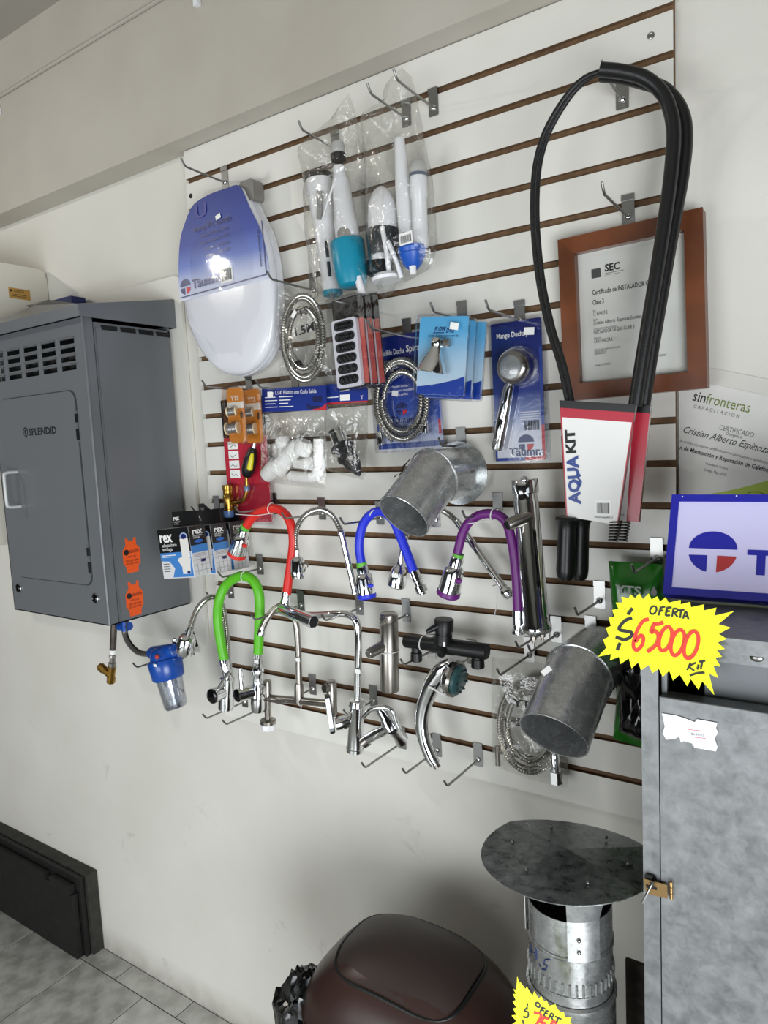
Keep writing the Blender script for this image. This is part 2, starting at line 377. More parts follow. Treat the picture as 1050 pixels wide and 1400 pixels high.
# tiles, one object each
TP = .314; G = .0018; tm = {}
def tile(x0, x1, y0, y1, mm):
    k = (round(x1 - x0, 3), round(y1 - y0, 3), mm.name)
    c = V(((x0 + x1) / 2, (y0 + y1) / 2, -.003))
    if k not in tm:
        o = build('tile', MB().wbox(x0 + G, x1 - G, y0 + G, y1 - G, -.003, 0), mm, fl, smooth=0, bev=.0012, loc=c); tm[k] = o
    else:
        o = tm[k].copy(); COL.objects.link(o); o.parent = fl; o.location = c - wpos(fl)
for i in range(-5, 8):
    for j in range(0, 4):
        x0 = -.424 + i * TP; tile(x0, x0 + TP, -.056 - (j + 1) * TP, -.056 - j * TP, TILE2 if (i == 0 and j == 0) else TILE)
for i in range(-6, 6):
    x0 = -.265 + i * .308; tile(x0, x0 + .308, -.056, .019, TILE2 if i >= -1 else TILE)
m_ = MB().wbox(XL, -.424 - 5 * TP, YF, .02, -.0029, 0); m_.wbox(-.424 + 8 * TP, XR, YF, .02, -.0029, 0); m_.wbox(-.424 - 5 * TP, -.424 + 8 * TP, YF, -.056 - 4 * TP, -.0029, 0)
build('tile_field', m_, TILE, fl, smooth=0, kind='stuff')

# wire run and clips along the beam
wire = thing('cable', 'thin white cable clipped along the plastered beam below the ceiling', 'cable', (-.9, BY, 2.87))
build('wire', MB().tube([(XL + .1, BY - .005, 2.868), (-.6, BY - .005, 2.876), (.25, BY - .005, 2.879), (1.2, BY - .005, 2.876)], .005, 8), mat('cable_sheath', 'ADA89E', .6), wire)
for q in ((0, 152), (272, 3)):
    p = P(*q, -BY); build('clip', MB().wbox(p.x - .008, p.x + .008, BY - .012, BY, p.z - .012, p.z + .012), WHITEP, wire, bev=.002)

# ------------------------------------------------------------------ slatted display panel
SP = .0765; PW = 1.2095; SH = .0064
pan = thing('slatwall_panel', 'white slatted display panel with brown grooves fixed on the wall', 'display panel', (PW / 2, .02, PT - 20 * SP))
build('backing', MB().wbox(0.0006, PW - .0006, .010, .0195, PT - 20 * SP + .0005, PT - .0005), MDF, pan, smooth=0)
FS = F((0, 0, 0)); s0 = None
for i in range(20):
    z1 = PT - i * SP - (SH if i else 0); z0 = PT - (i + 1) * SP + (SH if i < 19 else 0)
    k = 'e' if i in (0, 19) else 'm'
    if k == 'm' and s0 is not None:
        o = s0.copy(); COL.objects.link(o); o.parent = pan; o.location = V((PW / 2, .005, z0)) - wpos(pan); continue
    mb = MB().box(FS, 0, PW, z0, z1, -.010, 0, 0, 1)
    o = build('slat', mb, [MDF, LAM], pan, smooth=0, bev=.0006, loc=V((PW / 2, .005, z0)))
    if k == 'm': s0 = o
for q in ((890, 49), (261, 268), (913, 760)):
    p = P(*q, 0); build('screw', MB().lathe(p, p + V((0, -.002, 0)), [(0, .0062), (.6, .006), (1, .004), (.6, .0025)], 14), DKMET if q[0] < 300 else HOOKM, pan)

# ------------------------------------------------------------------ display hooks
def hook(plate, tip, desc, short=None):
    p = P(*plate, 0.0); q = PX(*tip, p.x); L = min(max(-q.y, .05), .2); x, z = p.x, p.z
    t = thing('display_hook', desc, 'hook', (x, 0, z), 'wire hooks on the slatted panel')
    mb = MB(); f = F((x, 0, z)); mb.prism(f, rrect(-.011, -.024, .011, .02, .002, 2), .0005, .002); mb.box(f, -.011, .011, .02, .03, -.004, .004)
    build('plate', mb, mat('hook_plate_zinc', '9C9C9A', .34, 1.0), t)
    zt = min(max(q.z - z, -.01), .02)
    pts = [V((x, -.001, z - .008)), V((x, -.03, z - .008)), V((x, -L + .03, z - .006)), V((x, -L + .012, z - .004)), V((x, -L, z + .010))]
    build('wire', MB().tube(spl(pts, 5), .0024, 8), HOOKM, t)
    build('rivet', MB().ball((x, -.003, z - .008), .0065, 10, sc_=(1, .6, 1)), CHROME, t)
    return t

def logo(mbb, mbr, f, a, b, r, c=.0009, sx=1.0):
    """round emblem: blue half above, blue and red quarters below, white T between"""
    g = r * .13
    top = [(a + sx * r * math.cos(t), b + g * .8 + (r - g * .8) * math.sin(t)) for t in [math.pi * k / 18 for k in range(19)]]
    mbb.flat(f, top, c)
    lq = [(a - g * 1.2, b - g)] + [(a + sx * r * math.cos(t), b + r * math.sin(t)) for t in [math.pi + .14 + (math.pi / 2 - .14 - .19) * k / 9 for k in range(10)]]
    mbb.flat(f, lq, c)
    rq = [(2 * a - x, y) for x, y in lq]; mbr.flat(f, rq, c)

# ------------------------------------------------------------------ grey gas-heater cabinet on the left
CX0, CX1, CD, CZ0, CZ1 = -.563, -.109, .266, 1.324, 2.105
cab = thing('heater_cabinet', 'grey steel heater cabinet with louvred front hung on the wall', 'cabinet', ((CX0 + CX1) / 2, .02, CZ0))
mb = MB(); T_ = .004
mb.wbox(CX1 - T_, CX1, -CD + .03, -.001, CZ0, CZ1 - .012)            # right side
mb.wbox(CX0, CX0 + T_, -CD + .03, -.001, CZ0, CZ1 - .012)
mb.wbox(CX0, CX1, -CD + .03, -.001, CZ0, CZ0 + T_)
mb.wbox(CX0, CX1, -.006, -.001, CZ0, CZ1)
build('body', mb, CABG, cab, smooth=0)
fd = F((CX0, -CD, CZ0))
W_, H_ = CX1 - CX0, CZ1 - CZ0
# front door with louvre openings cut through it
mb = MB(); nl = 5
lv = []
for k in range(nl):
    xc = W_ - .072 - k * .084
    for r in range(4): lv.append((xc - .031, xc + .031, H_ - .062 - r * .0215, H_ - .050 - r * .0215))
ys = sorted({0, H_} | {y for l in lv for y in l[2:4]}); xs = sorted({0, W_} | {x for l in lv for x in l[:2]})
for xa, xb in zip(xs, xs[1:]):
    for ya, yb in zip(ys, ys[1:]):
        xm, ym = (xa + xb) / 2, (ya + yb) / 2
        if any(l[0] < xm < l[1] and l[2] < ym < l[3] for l in lv): continue
        mb.add([fd.p(xa, ya, 0), fd.p(xb, ya, 0), fd.p(xb, yb, 0), fd.p(xa, yb, 0)], [(0, 1, 2, 3)])
mb.box(fd, W_ - .003, W_, 0, H_, -.027, 0); mb.box(fd, 0, .003, 0, H_, -.027, 0); mb.box(fd, 0, W_, 0, .003, -.027, 0); mb.box(fd, 0, W_, H_ - .003, H_, -.027, 0)
door = build('door', mb, CABG, cab, smooth=0)
build('rounded_edge', MB().tube([fd.p(W_ - .0035, 0, -.0025), fd.p(W_ - .0035, H_, -.0025)], .0045, 12), CABG, cab)
for l in lv:
    fl_ = F(fd.p(l[0], l[2], -.001), fd.u, fd.v * .75 + fd.n * .66)
    build('louvre', MB().prism(F(fd.p(0, 0, 0)), [(l[0] - .004, l[3] + .003), (l[1] + .004, l[3] + .003), (l[1] - .001, l[3] + .0005), (l[0] + .001, l[3] + .0005)], -.001, .005), CABG, cab, smooth=0)
build('inner_baffle', MB().wbox(CX0 + .01, CX1 - .01, -CD + .05, -CD + .054, CZ1 - .16, CZ1 - .02), BLACKM, cab, smooth=0)
# raised inspection door
def cq(x, y, c=0): p = P(x, y, CD + c); return (p.x - CX0, p.z - CZ0)
tl, tr, br, bl = cq(2, 548), cq(102, 533), cq(127, 797), cq(26, 790)
a0 = (tl[0] + bl[0]) / 2; a1 = (tr[0] + br[0]) / 2; b0 = (bl[1] + br[1]) / 2; b1 = (tl[1] + tr[1]) / 2
build('inspection_door_gap', MB().prism(fd, rrect(a0 - .003, b0 - .003, a1 + .003, b1 + .003, .026), .0002, .0008), mat('grey_gap', '3C3F41', .5), door)
build('inspection_door', MB().prism(fd, rrect(a0, b0, a1, b1, .025, 6), .0005, .004), CABG, door, bev=.0015)
for q in ((107, 583), (123, 765)):
    a, b = cq(*q); build('hinge', MB().box(fd, a - .0015, a + .0025, b - .04, b + .04, 0, .006).box(fd, a - .0002, a + .0027, b - .034, b - .006, 0, .0075, 1).box(fd, a - .0002, a + .0027, b + .010, b + .032, 0, .0075, 1), [CABG, DKMET], cab, smooth=0)
for q in ((26, 804), (131, 818)):
    a, b = cq(*q); build('lock', MB().lathe(fd.p(a, b, 0), fd.p(a, b, .006), [(0, .012), (.7, .0115), (1, .008), (.7, .005)], 18), BLACKG, cab); build('lock_ring', MB().tube([fd.p(a + .012 * math.cos(t), b + .012 * math.sin(t), .002) for t in [k * math.pi / 9 for k in range(18)]], .0012, 6, closed=True), CHROME, cab)
hp = [cq(24, 647), cq(32, 690)]; hx = .5 * (hp[0][0] + hp[1][0]); hb0, hb1 = hp[1][1] - .004, hp[0][1] + .004
build('handle', MB().tube(spl([fd.p(hx, hb1, .002), fd.p(hx, hb1, .028), fd.p(hx, hb1 - .003, .038), fd.p(hx, hb1 - .012, .042), fd.p(hx, hb0 + .012, .042), fd.p(hx, hb0 + .003, .038), fd.p(hx, hb0, .028), fd.p(hx, hb0, .002)], 4), .0042, 10), mat('pale_enamel', 'C9CBCB', .3), cab, label='pale bent rod handle')
# name on the door
mb = MB(); a, b = cq(40, 595, .004); e_ = cq(77, 586, .004)
mb.text('SPLENDID', fd, a, b - .001, .019, .0046, width=e_[0] - a, bold=0.028)
ia = a - .016; sh = [(ia - .011, b + .017), (ia, b + .023), (ia + .011, b + .017), (ia + .010, b + .003), (ia, b - .008), (ia - .010, b + .003)]
mb.prism(fd, sh, .0042, .0046); door_let = build('lettering', mb, INK, cab, smooth=0)
mb = MB(); mb.prism(fd, [(ia + (x - ia) * .72, b + .006 + (y - b - .006) * .72) for x, y in sh], .0044, .0049); build('badge_centre', mb, CABG, door, smooth=0)
build('badge_mark', MB().prism(fd, [(ia - .004, b + .015), (ia + .005, b + .014), (ia + .001, b + .008), (ia + .002, b - .002), (ia - .003, b + .004)], .0047, .0052), INK, door, smooth=0)
# front skirt trim and seam line on the side
fs_ = F((CX1, -CD, CZ0), (0, 1, 0), (0, 0, 1))
build('side_panel', MB().prism(fs_, rrect(.034, .004, .263, H_ - .024, .004, 2), .0002, .0028), CABG, cab, bev=.001)
# sloping lid with skirts and air slots
lid = MB(); ov = .022; lz0, lz1 = CZ1 - .006, CZ1 + .022; rz = CZ1 + .072
x0, x1, y0, y1 = CX0 - ov, CX1 + ov, -CD - ov, .006
vs = [(x0, y0, lz0), (x1, y0, lz0), (x1, y1, lz0), (x0, y1, lz0), (x0, y0, lz1), (x1, y0, lz1), (x1, y1, rz), (x0, y1, rz)]
rp_ = P(35, 418, .13); ro = [(rp_.x, -.13, rp_.z), (x0 + .12, -.13, rp_.z)]
lid.add(vs + ro, [(0, 1, 5, 4), (1, 2, 6, 5), (2, 3, 7, 6), (3, 0, 4, 7), (4, 5, 8, 9), (5, 6, 8), (6, 7, 9, 8), (7, 4, 9)])
vs2 = [(x0 + .003, y0 + .003, lz0), (x1 - .003, y0 + .003, lz0), (x1 - .003, y1, lz0), (x0 + .003, y1, lz0), (x0 + .003, y0 + .003, lz1 - .004), (x1 - .003, y0 + .003, lz1 - .004), (x1 - .003, y1, rz - .004), (x0 + .003, y1, rz - .004)]
lid.add(vs2, [(4, 5, 1, 0), (5, 6, 2, 1), (6, 7, 3, 2), (7, 4, 0, 3), (7, 6, 5, 4)])
build('lid', lid, CABG, cab, smooth=0)
for k in range(4):
    yy = -CD + .05 + k * .056; build('air_slot', MB().box(fs_, .05 + k * .056, .096 + k * .056, H_ - .030, H_ - .018, .0015, .0033), BLACKM, cab, smooth=0)
# orange cylinder-shaped stickers on the side
for (cx, cy) in ((180, 759), (184, 818)):
    p = PX(cx, cy, CX1 + .0032); a, b = p.y + CD, p.z - CZ0; s = .0262
    o_ = [(-1, -1.15), (-1.02, -.7), (-.72, -1.15), (-.66, -1.75), (.66, -1.75), (.72, -1.15), (1, -.75), (1.02, .55), (.62, 1.05), (.62, 1.75), (.36, 1.75), (.30, 1.45), (-.30, 1.45), (-.36, 1.75), (-.62, 1.75), (-.62, 1.05), (-1.02, .55)][1:]
    st = build('sticker', MB().prism(fs_, [(a + x * s, b + y * s) for x, y in o_], .0029, .0034), ORANGE, cab, smooth=0, label='orange gas cylinder shaped sticker')
    mb = MB(); mb.prism(fs_, ell(a - .6 * s, b + .35 * s, .30 * s, .30 * s, 14), .0034, .0037); mb.text('abastible', fs_, a - .25 * s, b + .24 * s, .42 * s, .0037, width=1.15 * s)
    mb.text('FONO GAS', fs_, a - .5 * s, b - .22 * s, .2 * s, .0037, width=1.0 * s); mb.text('600 200 2000', fs_, a - .75 * s, b - .62 * s, .2 * s, .0037, width=1.5 * s); mb.text('600 200 9000', fs_, a - .75 * s, b - .92 * s, .2 * s, .0037, width=1.5 * s)
    build('lettering', mb, INK, st, smooth=0)

# white board behind the cabinet, blue carton and cream heater at far left
p0, p1 = P(98, 403, 0), P(243, 368, 0)
mb = MB().prism(F((0, 0, 0)), rrect(-.60, 1.20, -.062, p1.z - .012, .02), -.0195, -.008)
tag(build('mounting_board', mb, LAM, None, bev=.002), 'white mounting board with rounded corner behind the grey cabinet', 'board')
b0_, b1_ = P(69, 412, .05), P(97, 404, .05)
mb = MB().wbox(b0_.x - .02, b1_.x, -.05, -.002, rz + .002, max(b1_.z, rz + .024)); tag(build('blue_carton', mb, mat('blue_carton', '101F66', .5), None, smooth=0, bev=.002), 'dark blue carton tucked behind the grey cabinet lid', 'carton')
hx_ = P(66, 395, -.02).x; pt_ = PX(0, 363, hx_); zt = P(60, 371, -.02).z
ht = thing('wall_heater', 'cream enamelled heater housing at the far left with gold sticker', 'heater', (hx_ - .17, .02, 1.5))
fh = F((hx_, 0, 0), (0, 1, 0), (0, 0, 1))
mb = MB(); pr = [(.018, 1.5), (.018, zt - .03), (.012, zt - .008), (-.004, zt)] + [(-.29, zt + .0), (-.31, zt - .02), (-.31, 1.5)]
mb.prism(fh, pr, -.36, 0); build('housing', mb, CREAMH, ht, bev=.008, smooth=40)
q = PX(27, 402, hx_ + .001); stk = build('sticker', MB().box(fh, q.y - .034, q.y + .034, q.z - .016, q.z + .016, .0002, .0008), GOLDS, ht, smooth=0, label='gold maker sticker')
mb = MB(); mb.text('GEISER', fh, q.y - .018, q.z + .004, .008, .0011); mb.box(fh, q.y - .03, q.y - .023, q.z + .004, q.z + .011, .0008, .0011); mb.box(fh, q.y - .02, q.y + .02, q.z - .004, q.z - .0025, .0008, .0011); mb.box(fh, q.y - .028, q.y + .024, q.z - .009, q.z - .0075, .0008, .0011)
build('lettering', mb, mat('brown_ink', '3A2A14', .6), stk, smooth=0)

# gas pipe and brass valve under the cabinet
def px3(l): return [P(*q) for q in l]
gp = thing('gas_pipe', 'dark threaded pipe with brass y valve under the grey cabinet', 'pipe', P(152, 930, .12))
build('pipe', MB().cyl(P(156, 850, .12), P(154, 895, .12), .0092), mat('dark_galvanised_pipe', '4A433F', .4, .8, c2='6B625B', nscale=30), gp)
build('tape', MB().cyl(P(154.2, 888, .12), P(154, 894, .12), .0097), WHITEPRINT, gp)
mb = MB(); a, b = P(154, 895, .12), P(153.5, 912, .12); mb.lathe(a, b, [(0, .0095), (.2, .0105), (.25, .0085), (.6, .0085), (.62, .011), (1, .011)], 8); build('union', mb, STEEL, gp)
mb = MB(); a, b = P(153.5, 911, .12), P(151.5, 933, .12); mb.lathe(a, b, [(0, .012), (.3, .012), (.32, .0105), (.68, .0105), (.7, .0125), (1, .0125), (1, .009)], 8)
build('valve_body', mb, BRASS, gp)
mb = MB(); a, b = P(151, 924, .125), P(135, 909, .14); mb.lathe(a, b, [(0, .009), (.45, .0095), (.5, .0125), (.9, .0125), (.95, .008), (1, .008)], 8); build('valve_branch', mb, BRASS, gp)
hs = thing('flexible_hose', 'grey flexible hose from the cabinet towards the blue filter', 'hose', P(168, 858, .12))
build('hose', MB().tube(spl([P(170, 850, .12), P(171, 866, .12), P(177, 880, .125), P(188, 891, .13), P(199, 894, .14), P(207, 893, .148)], 6), .0082, 12), mat('grey_hose', '6E6A66', .35, .5), hs)
build('stripe', MB().tube(spl([P(172.5, 850, .129), P(173.5, 866, .129), P(179, 878, .134), P(189, 888.5, .139), P(199, 891.5, .149), P(206, 890.5, .156)], 6), .002, 6), BLACKP, hs)
build('fitting', MB().cyl(P(164, 857, .115), P(177, 856, .115), .012).cyl(P(171, 849, .12), P(171, 862, .12), .0105), FILTB, hs)

# ------------------------------------------------------------------ hanging goods, upper rows
def pillow(poly, d, tf, tb, wr=.006, sub=5, rings=7, seed=0):
    pts = []
    n = len(poly)
    for i in range(n):
        for k in range(sub):
            t = k / sub; a, b = poly[i], poly[(i + 1) % n]; pts.append(P(a[0] + (b[0] - a[0]) * t, a[1] + (b[1] - a[1]) * t, d))
    c = sum(pts, V((0, 0, 0))) / len(pts); m = len(pts); mb = MB(); vs = []; fs = []
    for side, tt in ((1, tf), (-1, tb)):
        base = len(vs)
        for r in range(rings):
            s = 1 - r / rings; prof = math.sqrt(max(0, 1 - s ** 2.6))
            for q in pts:
                g = c + (q - c) * s; w = noise.noise(V((g.x * 28 + seed, g.z * 16, side * 3.1))) + .5 * noise.noise(V((g.x * 70 + seed, g.z * 45, side * 7.7)))
                vs.append(V((g.x, -d - side * (tt * prof) - w * wr * (1 if r else .3), g.z)))
        vs.append(V((c.x, -d - side * tt, c.z)))
        for r in range(rings - 1):
            for k in range(m):
                f_ = (base + r * m + k, base + r * m + (k + 1) % m, base + (r + 1) * m + (k + 1) % m, base + (r + 1) * m + k); fs.append(f_ if side < 0 else f_[::-1])
        for k in range(m):
            f_ = (base + (rings - 1) * m + k, base + (rings - 1) * m + (k + 1) % m, base + rings * m); fs.append(f_ if side < 0 else f_[::-1])
    return mb.add(vs, fs)
def lat(mb, a, b, prof, seg=24, caps=True, m=0):
    """lathe between two photo points (x,y,d); radii in photo pixels"""
    k = mpp(*a); return mb.lathe(P(*a), P(*b), [(t, r * k) for t, r in prof], seg, caps, m)
def tub(mb, pts, r, seg=12, n=5, caps=True, ribs=None, m=0):
    k = mpp(*pts[len(pts) // 2]); q = spl([P(*p) for p in pts], n)
    if ribs:
        q = resample(q, ribs / 2); return mb.tube(q, [r * k * (1.0 if i % 2 else .68) for i in range(len(q))], seg, caps, m=m)
    return mb.tube(q, r * k, seg, caps, m=m)
def sticker(parent, f, a, b, w, h, rot=0, c=.001, name='price_tag'):
    cr, sr = math.cos(rot), math.sin(rot); mb = MB(); mb.prism(f, [(a + x * cr - y * sr, b + x * sr + y * cr) for x, y in ((-w / 2, -h / 2), (w / 2, -h / 2), (w / 2, h / 2), (-w / 2, h / 2))], c - .0004, c)
    return build(name, mb, WHITEPRINT, parent, smooth=0)

# toilet seat
ts = thing('toilet_seat', 'white toilet seat in a blue printed sleeve hanging at panel left', 'toilet seat', P(310, 510, .05))
LO = [(259, 296), (249.4, 328), (247, 373), (249.4, 412), (257.4, 447), (273.4, 481), (294, 504), (314.6, 512.7), (333, 510.5), (351, 497), (365, 474), (371.7, 440), (372, 394), (367, 349), (358, 314), (344, 285), (336, 266), (328, 254), (310, 259), (288, 267), (268, 280)]
DS = .064
fw = F((0, 0, 0)); lo2 = [(P(*q, DS).x, P(*q, DS).z) for q in LO]
lo3 = spl([V((a, b, 0)) for a, b in lo2 + lo2[:1]], 4)[:-1]; lo3 = [(q.x, q.y) for q in lo3]
cxl = sum(a for a, b in lo3) / len(lo3); czl = sum(b for a, b in lo3) / len(lo3)
mb = MB(); prof = [(1.0, .046), (1.0, .054), (.985, .060), (.95, .064), (.80, .0665), (.4, .068)]
n3 = len(lo3); vs = []; fs = []
for s, c in prof:
    for a, b in lo3: vs.append((cxl + (a - cxl) * s, -c, czl + (b - czl) * s))
for r in range(len(prof) - 1):
    for k in range(n3): fs.append((r * n3 + k, (r + 1) * n3 + k, (r + 1) * n3 + (k + 1) % n3, r * n3 + (k + 1) % n3)[::-1])
fs.append(tuple(range(n3))); fs.append(tuple((len(prof) - 1) * n3 + k for k in range(n3))[::-1])
ar = sum(lo3[i][0] * lo3[(i + 1) % n3][1] - lo3[(i + 1) % n3][0] * lo3[i][1] for i in range(n3))
if ar < 0: fs = [f_[::-1] for f_ in fs]
fs = [f_[::-1] for f_ in fs]
mb.add(vs, fs); build('lid', mb, SEATW, ts, smooth=50)
mb = MB(); ou = [(cxl + (a - cxl) * 1.01, czl + (b - czl) * 1.008) for a, b in lo3]; mb.prism(fw, ou, .018, .043); build('seat_ring', mb, SEATW, ts, bev=.007, smooth=50)
cut = P(249.4, 413, DS), P(371, 380, DS)
def below(a): t = (a - cut[0].x) / (cut[1].x - cut[0].x); return cut[0].z + (cut[1].z - cut[0].z) * t
clip = []
for i in range(n3):
    a, b = lo3[i], lo3[(i + 1) % n3]; ia_, ib_ = a[1] >= below(a[0]), b[1] >= below(b[0])
    if ia_: clip.append(a)
    if ia_ != ib_:
        da, db = a[1] - below(a[0]), b[1] - below(b[0]); t = da / (da - db); clip.append((a[0] + (b[0] - a[0]) * t, a[1] + (b[1] - a[1]) * t))
clip = [(cxl + (a - cxl) * 1.004 if a < cxl + 9 else a, b) for a, b in clip]
SLEEVE = grad('sleeve_print', [(.0, 'D2D6E6'), (.14, 'BEC6E0'), (.34, '5A72BC'), (.55, '1F3A94'), (1.0, '162E7E')], .42, .7)
slv = build('sleeve', MB().prism(fw, clip, .0685, .0705), SLEEVE, ts, bev=.0008, smooth=0, label='blue to white printed card sleeve')
def fz(x, y, d): p = P(x, y, d); return p
fsl = F(cut[0] + V((0, -.0075, 0)), cut[1] - cut[0], (0, 0, 1)); wsl = (cut[1] - cut[0]).length
mbn, mbr_, mbd = MB(), MB(), MB()
logo(mbn, mbr_, fsl, .026, .032, .019, .0012)
mbn.text('Täumm', fsl, .052, .022, .0225, .0012, width=.098, bold=0.02)
mbn.box(fsl, .004, wsl - .006, .007, .0095, .0004, .0012); mbn.box(fsl, wsl - .0085, wsl - .006, .007, .13, .0004, .0012)
build('lettering', mbn, NAVY, slv, smooth=0); build('red_print', mbr_, REDP, slv, smooth=0)
mbt = MB().text('Asiento WC Columba', fsl, .072, .155, .0125, .0012, width=.135, bold=.012); build('title_print', mbt, NAVY, slv, smooth=0)
for k, s_ in enumerate(('Material: Polipropileno', 'Fijacion: adaptable a WC', 'Incluye: kit de fijacion', 'Codigo: 11 000 1000')): mbd.text(s_, fsl, .195, .137 - k * .0165, .0078, .0012, align='R', sx=.95)
mbw = MB(); mbw.text('www.taumm.cl', fsl, wsl - .018, .028, .0075, .0012, rot=math.pi / 2, width=.085)
build('web_print', mbw, INK, slv, smooth=0); build('barcode', MB().barcode(fsl, .158, .020, .034, .026, .0016), INK, slv, smooth=0); build('small_print', mbd, NAVY, slv, smooth=0)
build('barcode_panel', MB().box(fsl, .154, .196, .015, .050, .0004, .0011), WHITEPRINT, slv, smooth=0)
sticker(slv, fsl, .165, .172, .017, .011, .25, .002)
build('faint_emblem', MB().text('U', fsl, .085, .185, .035, .0011, sx=1.3), mat('faint_red_print', '4A3F86', .4), slv, smooth=0)
a, b = P(336, 250, .055), P(354, 273, .03)
build('hinge', MB().prism(F((0, 0, 0)), rrect(P(334, 250, .04).x, P(340, 279, .04).z, P(353, 250, .04).x, P(343, 249, .04).z, .008), .02, .058), mat('grey_hinge_plastic', '77746E', .35), ts, bev=.004)
a = P(296, 268, .06); build('shrink_wrap', pillow([(252, 330), (280, 262), (335, 246), (378, 330), (380, 440), (345, 508), (300, 512), (252, 440)], .045, .032, .02, .002, seed=3), clearmat('shrink_film', .010, (.99, .99, .99), .05, .12, 30, .22), ts, smooth=60)
hook((308, 245), (247, 213), 'wire hook carrying the toilet seat at the panel top left')

# bagged cistern valve kits
b1 = thing('cistern_valve_bag', 'clear bag with white flush valve and teal float hanging left', 'bagged fitting', P(465, 405, .06), 'bagged cistern valve kits')
build('bag', pillow([(477, 126), (483, 150), (491, 172), (492, 215), (492, 255), (498, 300), (502, 330), (506, 385), (495, 409), (470, 408), (444, 407), (430, 396), (423, 330), (417, 250), (411, 200), (430, 180), (455, 160)], .07, .045, .05, .010, seed=1), CLEARB, b1, smooth=80)
mb = MB(); lat(mb, (436, 246, .055), (455, 400, .055), [(0, 19), (.12, 19), (.125, 17.5), (.3, 17), (.34, 15), (.9, 13.5), (.91, 14.5), (1, 13)]); build('flush_valve', mb, WHITEP, b1)
mb = MB(); lat(mb, (435, 238, .055), (436, 248, .055), [(0, 17), (.2, 19.5), (.9, 19.5), (1, 18)]); build('flush_valve_cap', mb, BLACKP, b1)
mb = MB(); lat(mb, (455, 398, .055), (455.5, 404, .055), [(0, 14), (1, 13)]); build('flush_valve_base', mb, TEAL, b1)
for y0_, y1_ in ((330, 352), (358, 378)):
    mb = MB(); tub(mb, [(447 + (y0_ - 340) * .11, y0_, .084), (447 + (y1_ - 340) * .11, y1_, .082)], 2.2, 8); build('slot', mb, mat('slot_blue_black', '1A2430', .4), b1)
mb = MB(); tub(mb, [(437, 300, .083), (438, 262, .086)], 4.5, 10); build('grey_window', mb, mat('grey_plastic', '8E8E8C', .4), b1)
mb = MB(); lat(mb, (463, 228, .075), (476, 330, .075), [(0, 8), (.12, 9), (.2, 12), (.7, 15), (.75, 16.5), (1, 17)]); build('fill_valve', mb, WHITEP, b1)
mb = MB(); lat(mb, (461, 196, .075), (463, 219, .075), [(0, 9), (.2, 10), (.8, 10), (1, 8)]); build('fill_valve_head', mb, mat('pale_grey_plastic', 'B8B8B6', .35), b1)
mb = MB(); lat(mb, (462, 211, .075), (463, 220, .075), [(0, 10.5), (.5, 11), (1, 10)]); build('fill_valve_seal', mb, BLACKP, b1)
mb = MB(); lat(mb, (474, 330, .08), (483, 393, .08), [(0, 22.5), (.05, 24), (.75, 22), (.95, 19), (1, 14)]); build('float_cup', mb, TEAL, b1)
mb = MB(); lat(mb, (471, 308, .085), (474, 334, .085), [(0, 8), (.4, 12), (1, 13)]); build('float_dome', mb, CHROME, b1)
mb = MB(); q = 8; lat(mb, (489, 378, .09), (496, 404, .09), [(i / 10, 5.8 if i % 2 else 5.0) for i in range(11)], 12); build('thread', mb, WHITEP, b1)
mb = MB(); tub(mb, [(460, 240, .095), (450, 270, .095), (441, 300, .092)], 1.6, 8); build('tube', mb, WHITEP, b1)
b2 = thing('cistern_valve_bag', 'clear bag with black flush valve and blue float hanging right', 'bagged fitting', P(550, 405, .06), 'bagged cistern valve kits')
build('bag', pillow([(549, 92), (563, 105), (569, 135), (577, 184), (586, 222), (591, 290), (595, 349), (589, 367), (555, 386), (524, 410), (510, 383), (503, 326), (501, 255), (500, 184), (497, 152), (530, 132), (537, 104)], .07, .045, .05, .010, seed=9), CLEARB, b2, smooth=80)
mb = MB(); lat(mb, (521, 256, .06), (524, 320, .06), [(0, 5), (.1, 12), (.35, 19), (.7, 21), (1, 20)]); build('valve_dome', mb, WHITEP, b2)
mb = MB(); lat(mb, (522, 313, .06), (524, 349, .06), [(0, 20), (.05, 22.5), (.8, 21), (1, 19)]); build('valve_cup', mb, mat('charcoal_plastic', '2E3134', .35), b2)
mb = MB(); lat(mb, (519, 358, .06), (520, 376, .06), [(0, 17), (.2, 19), (.9, 18), (1, 16)]); build('valve_seal', mb, BLACKP, b2)
mb = MB(); lat(mb, (522, 346, .06), (522, 360, .06), [(0, 15), (1, 14)]); build('valve_neck', mb, WHITEP, b2)
mb = MB(); tub(mb, [(522, 310, .095), (527, 335, .095), (532, 372, .09)], 3.5, 10); build('rod', mb, WHITEP, b2)
mb = MB(); tub(mb, [(530, 330, .098), (541, 355, .095), (549, 380, .09)], 3.2, 10); build('rod', mb, WHITEP, b2)
mb = MB(); lat(mb, (528, 375, .08), (529, 384, .08), [(0, 17), (.5, 21), (1, 20)]); build('valve_base', mb, WHITEP, b2)
mb = MB(); lat(mb, (572, 240, .07), (575, 338, .07), [(0, 11.5), (.3, 12), (.32, 10.5), (1, 11)]); build('fill_valve', mb, WHITEP, b2)
mb = MB(); lat(mb, (571, 221, .07), (572, 240, .07), [(0, 9), (.3, 12), (.8, 12.5), (1, 11)]); build('fill_valve_head', mb, mat('pale_grey_plastic', 'B8B8B6', .35), b2)
mb = MB(); lat(mb, (572, 238, .07), (572, 242, .07), [(0, 13), (1, 13)]); build('fill_valve_ring', mb, mat('grey_blue_plastic', '5E6676', .35), b2)
mb = MB(); lat(mb, (546, 190, .06), (556, 320, .06), [(0, 7), (.5, 11), (1, 11)]); build('overflow_tube', mb, WHITEP, b2)
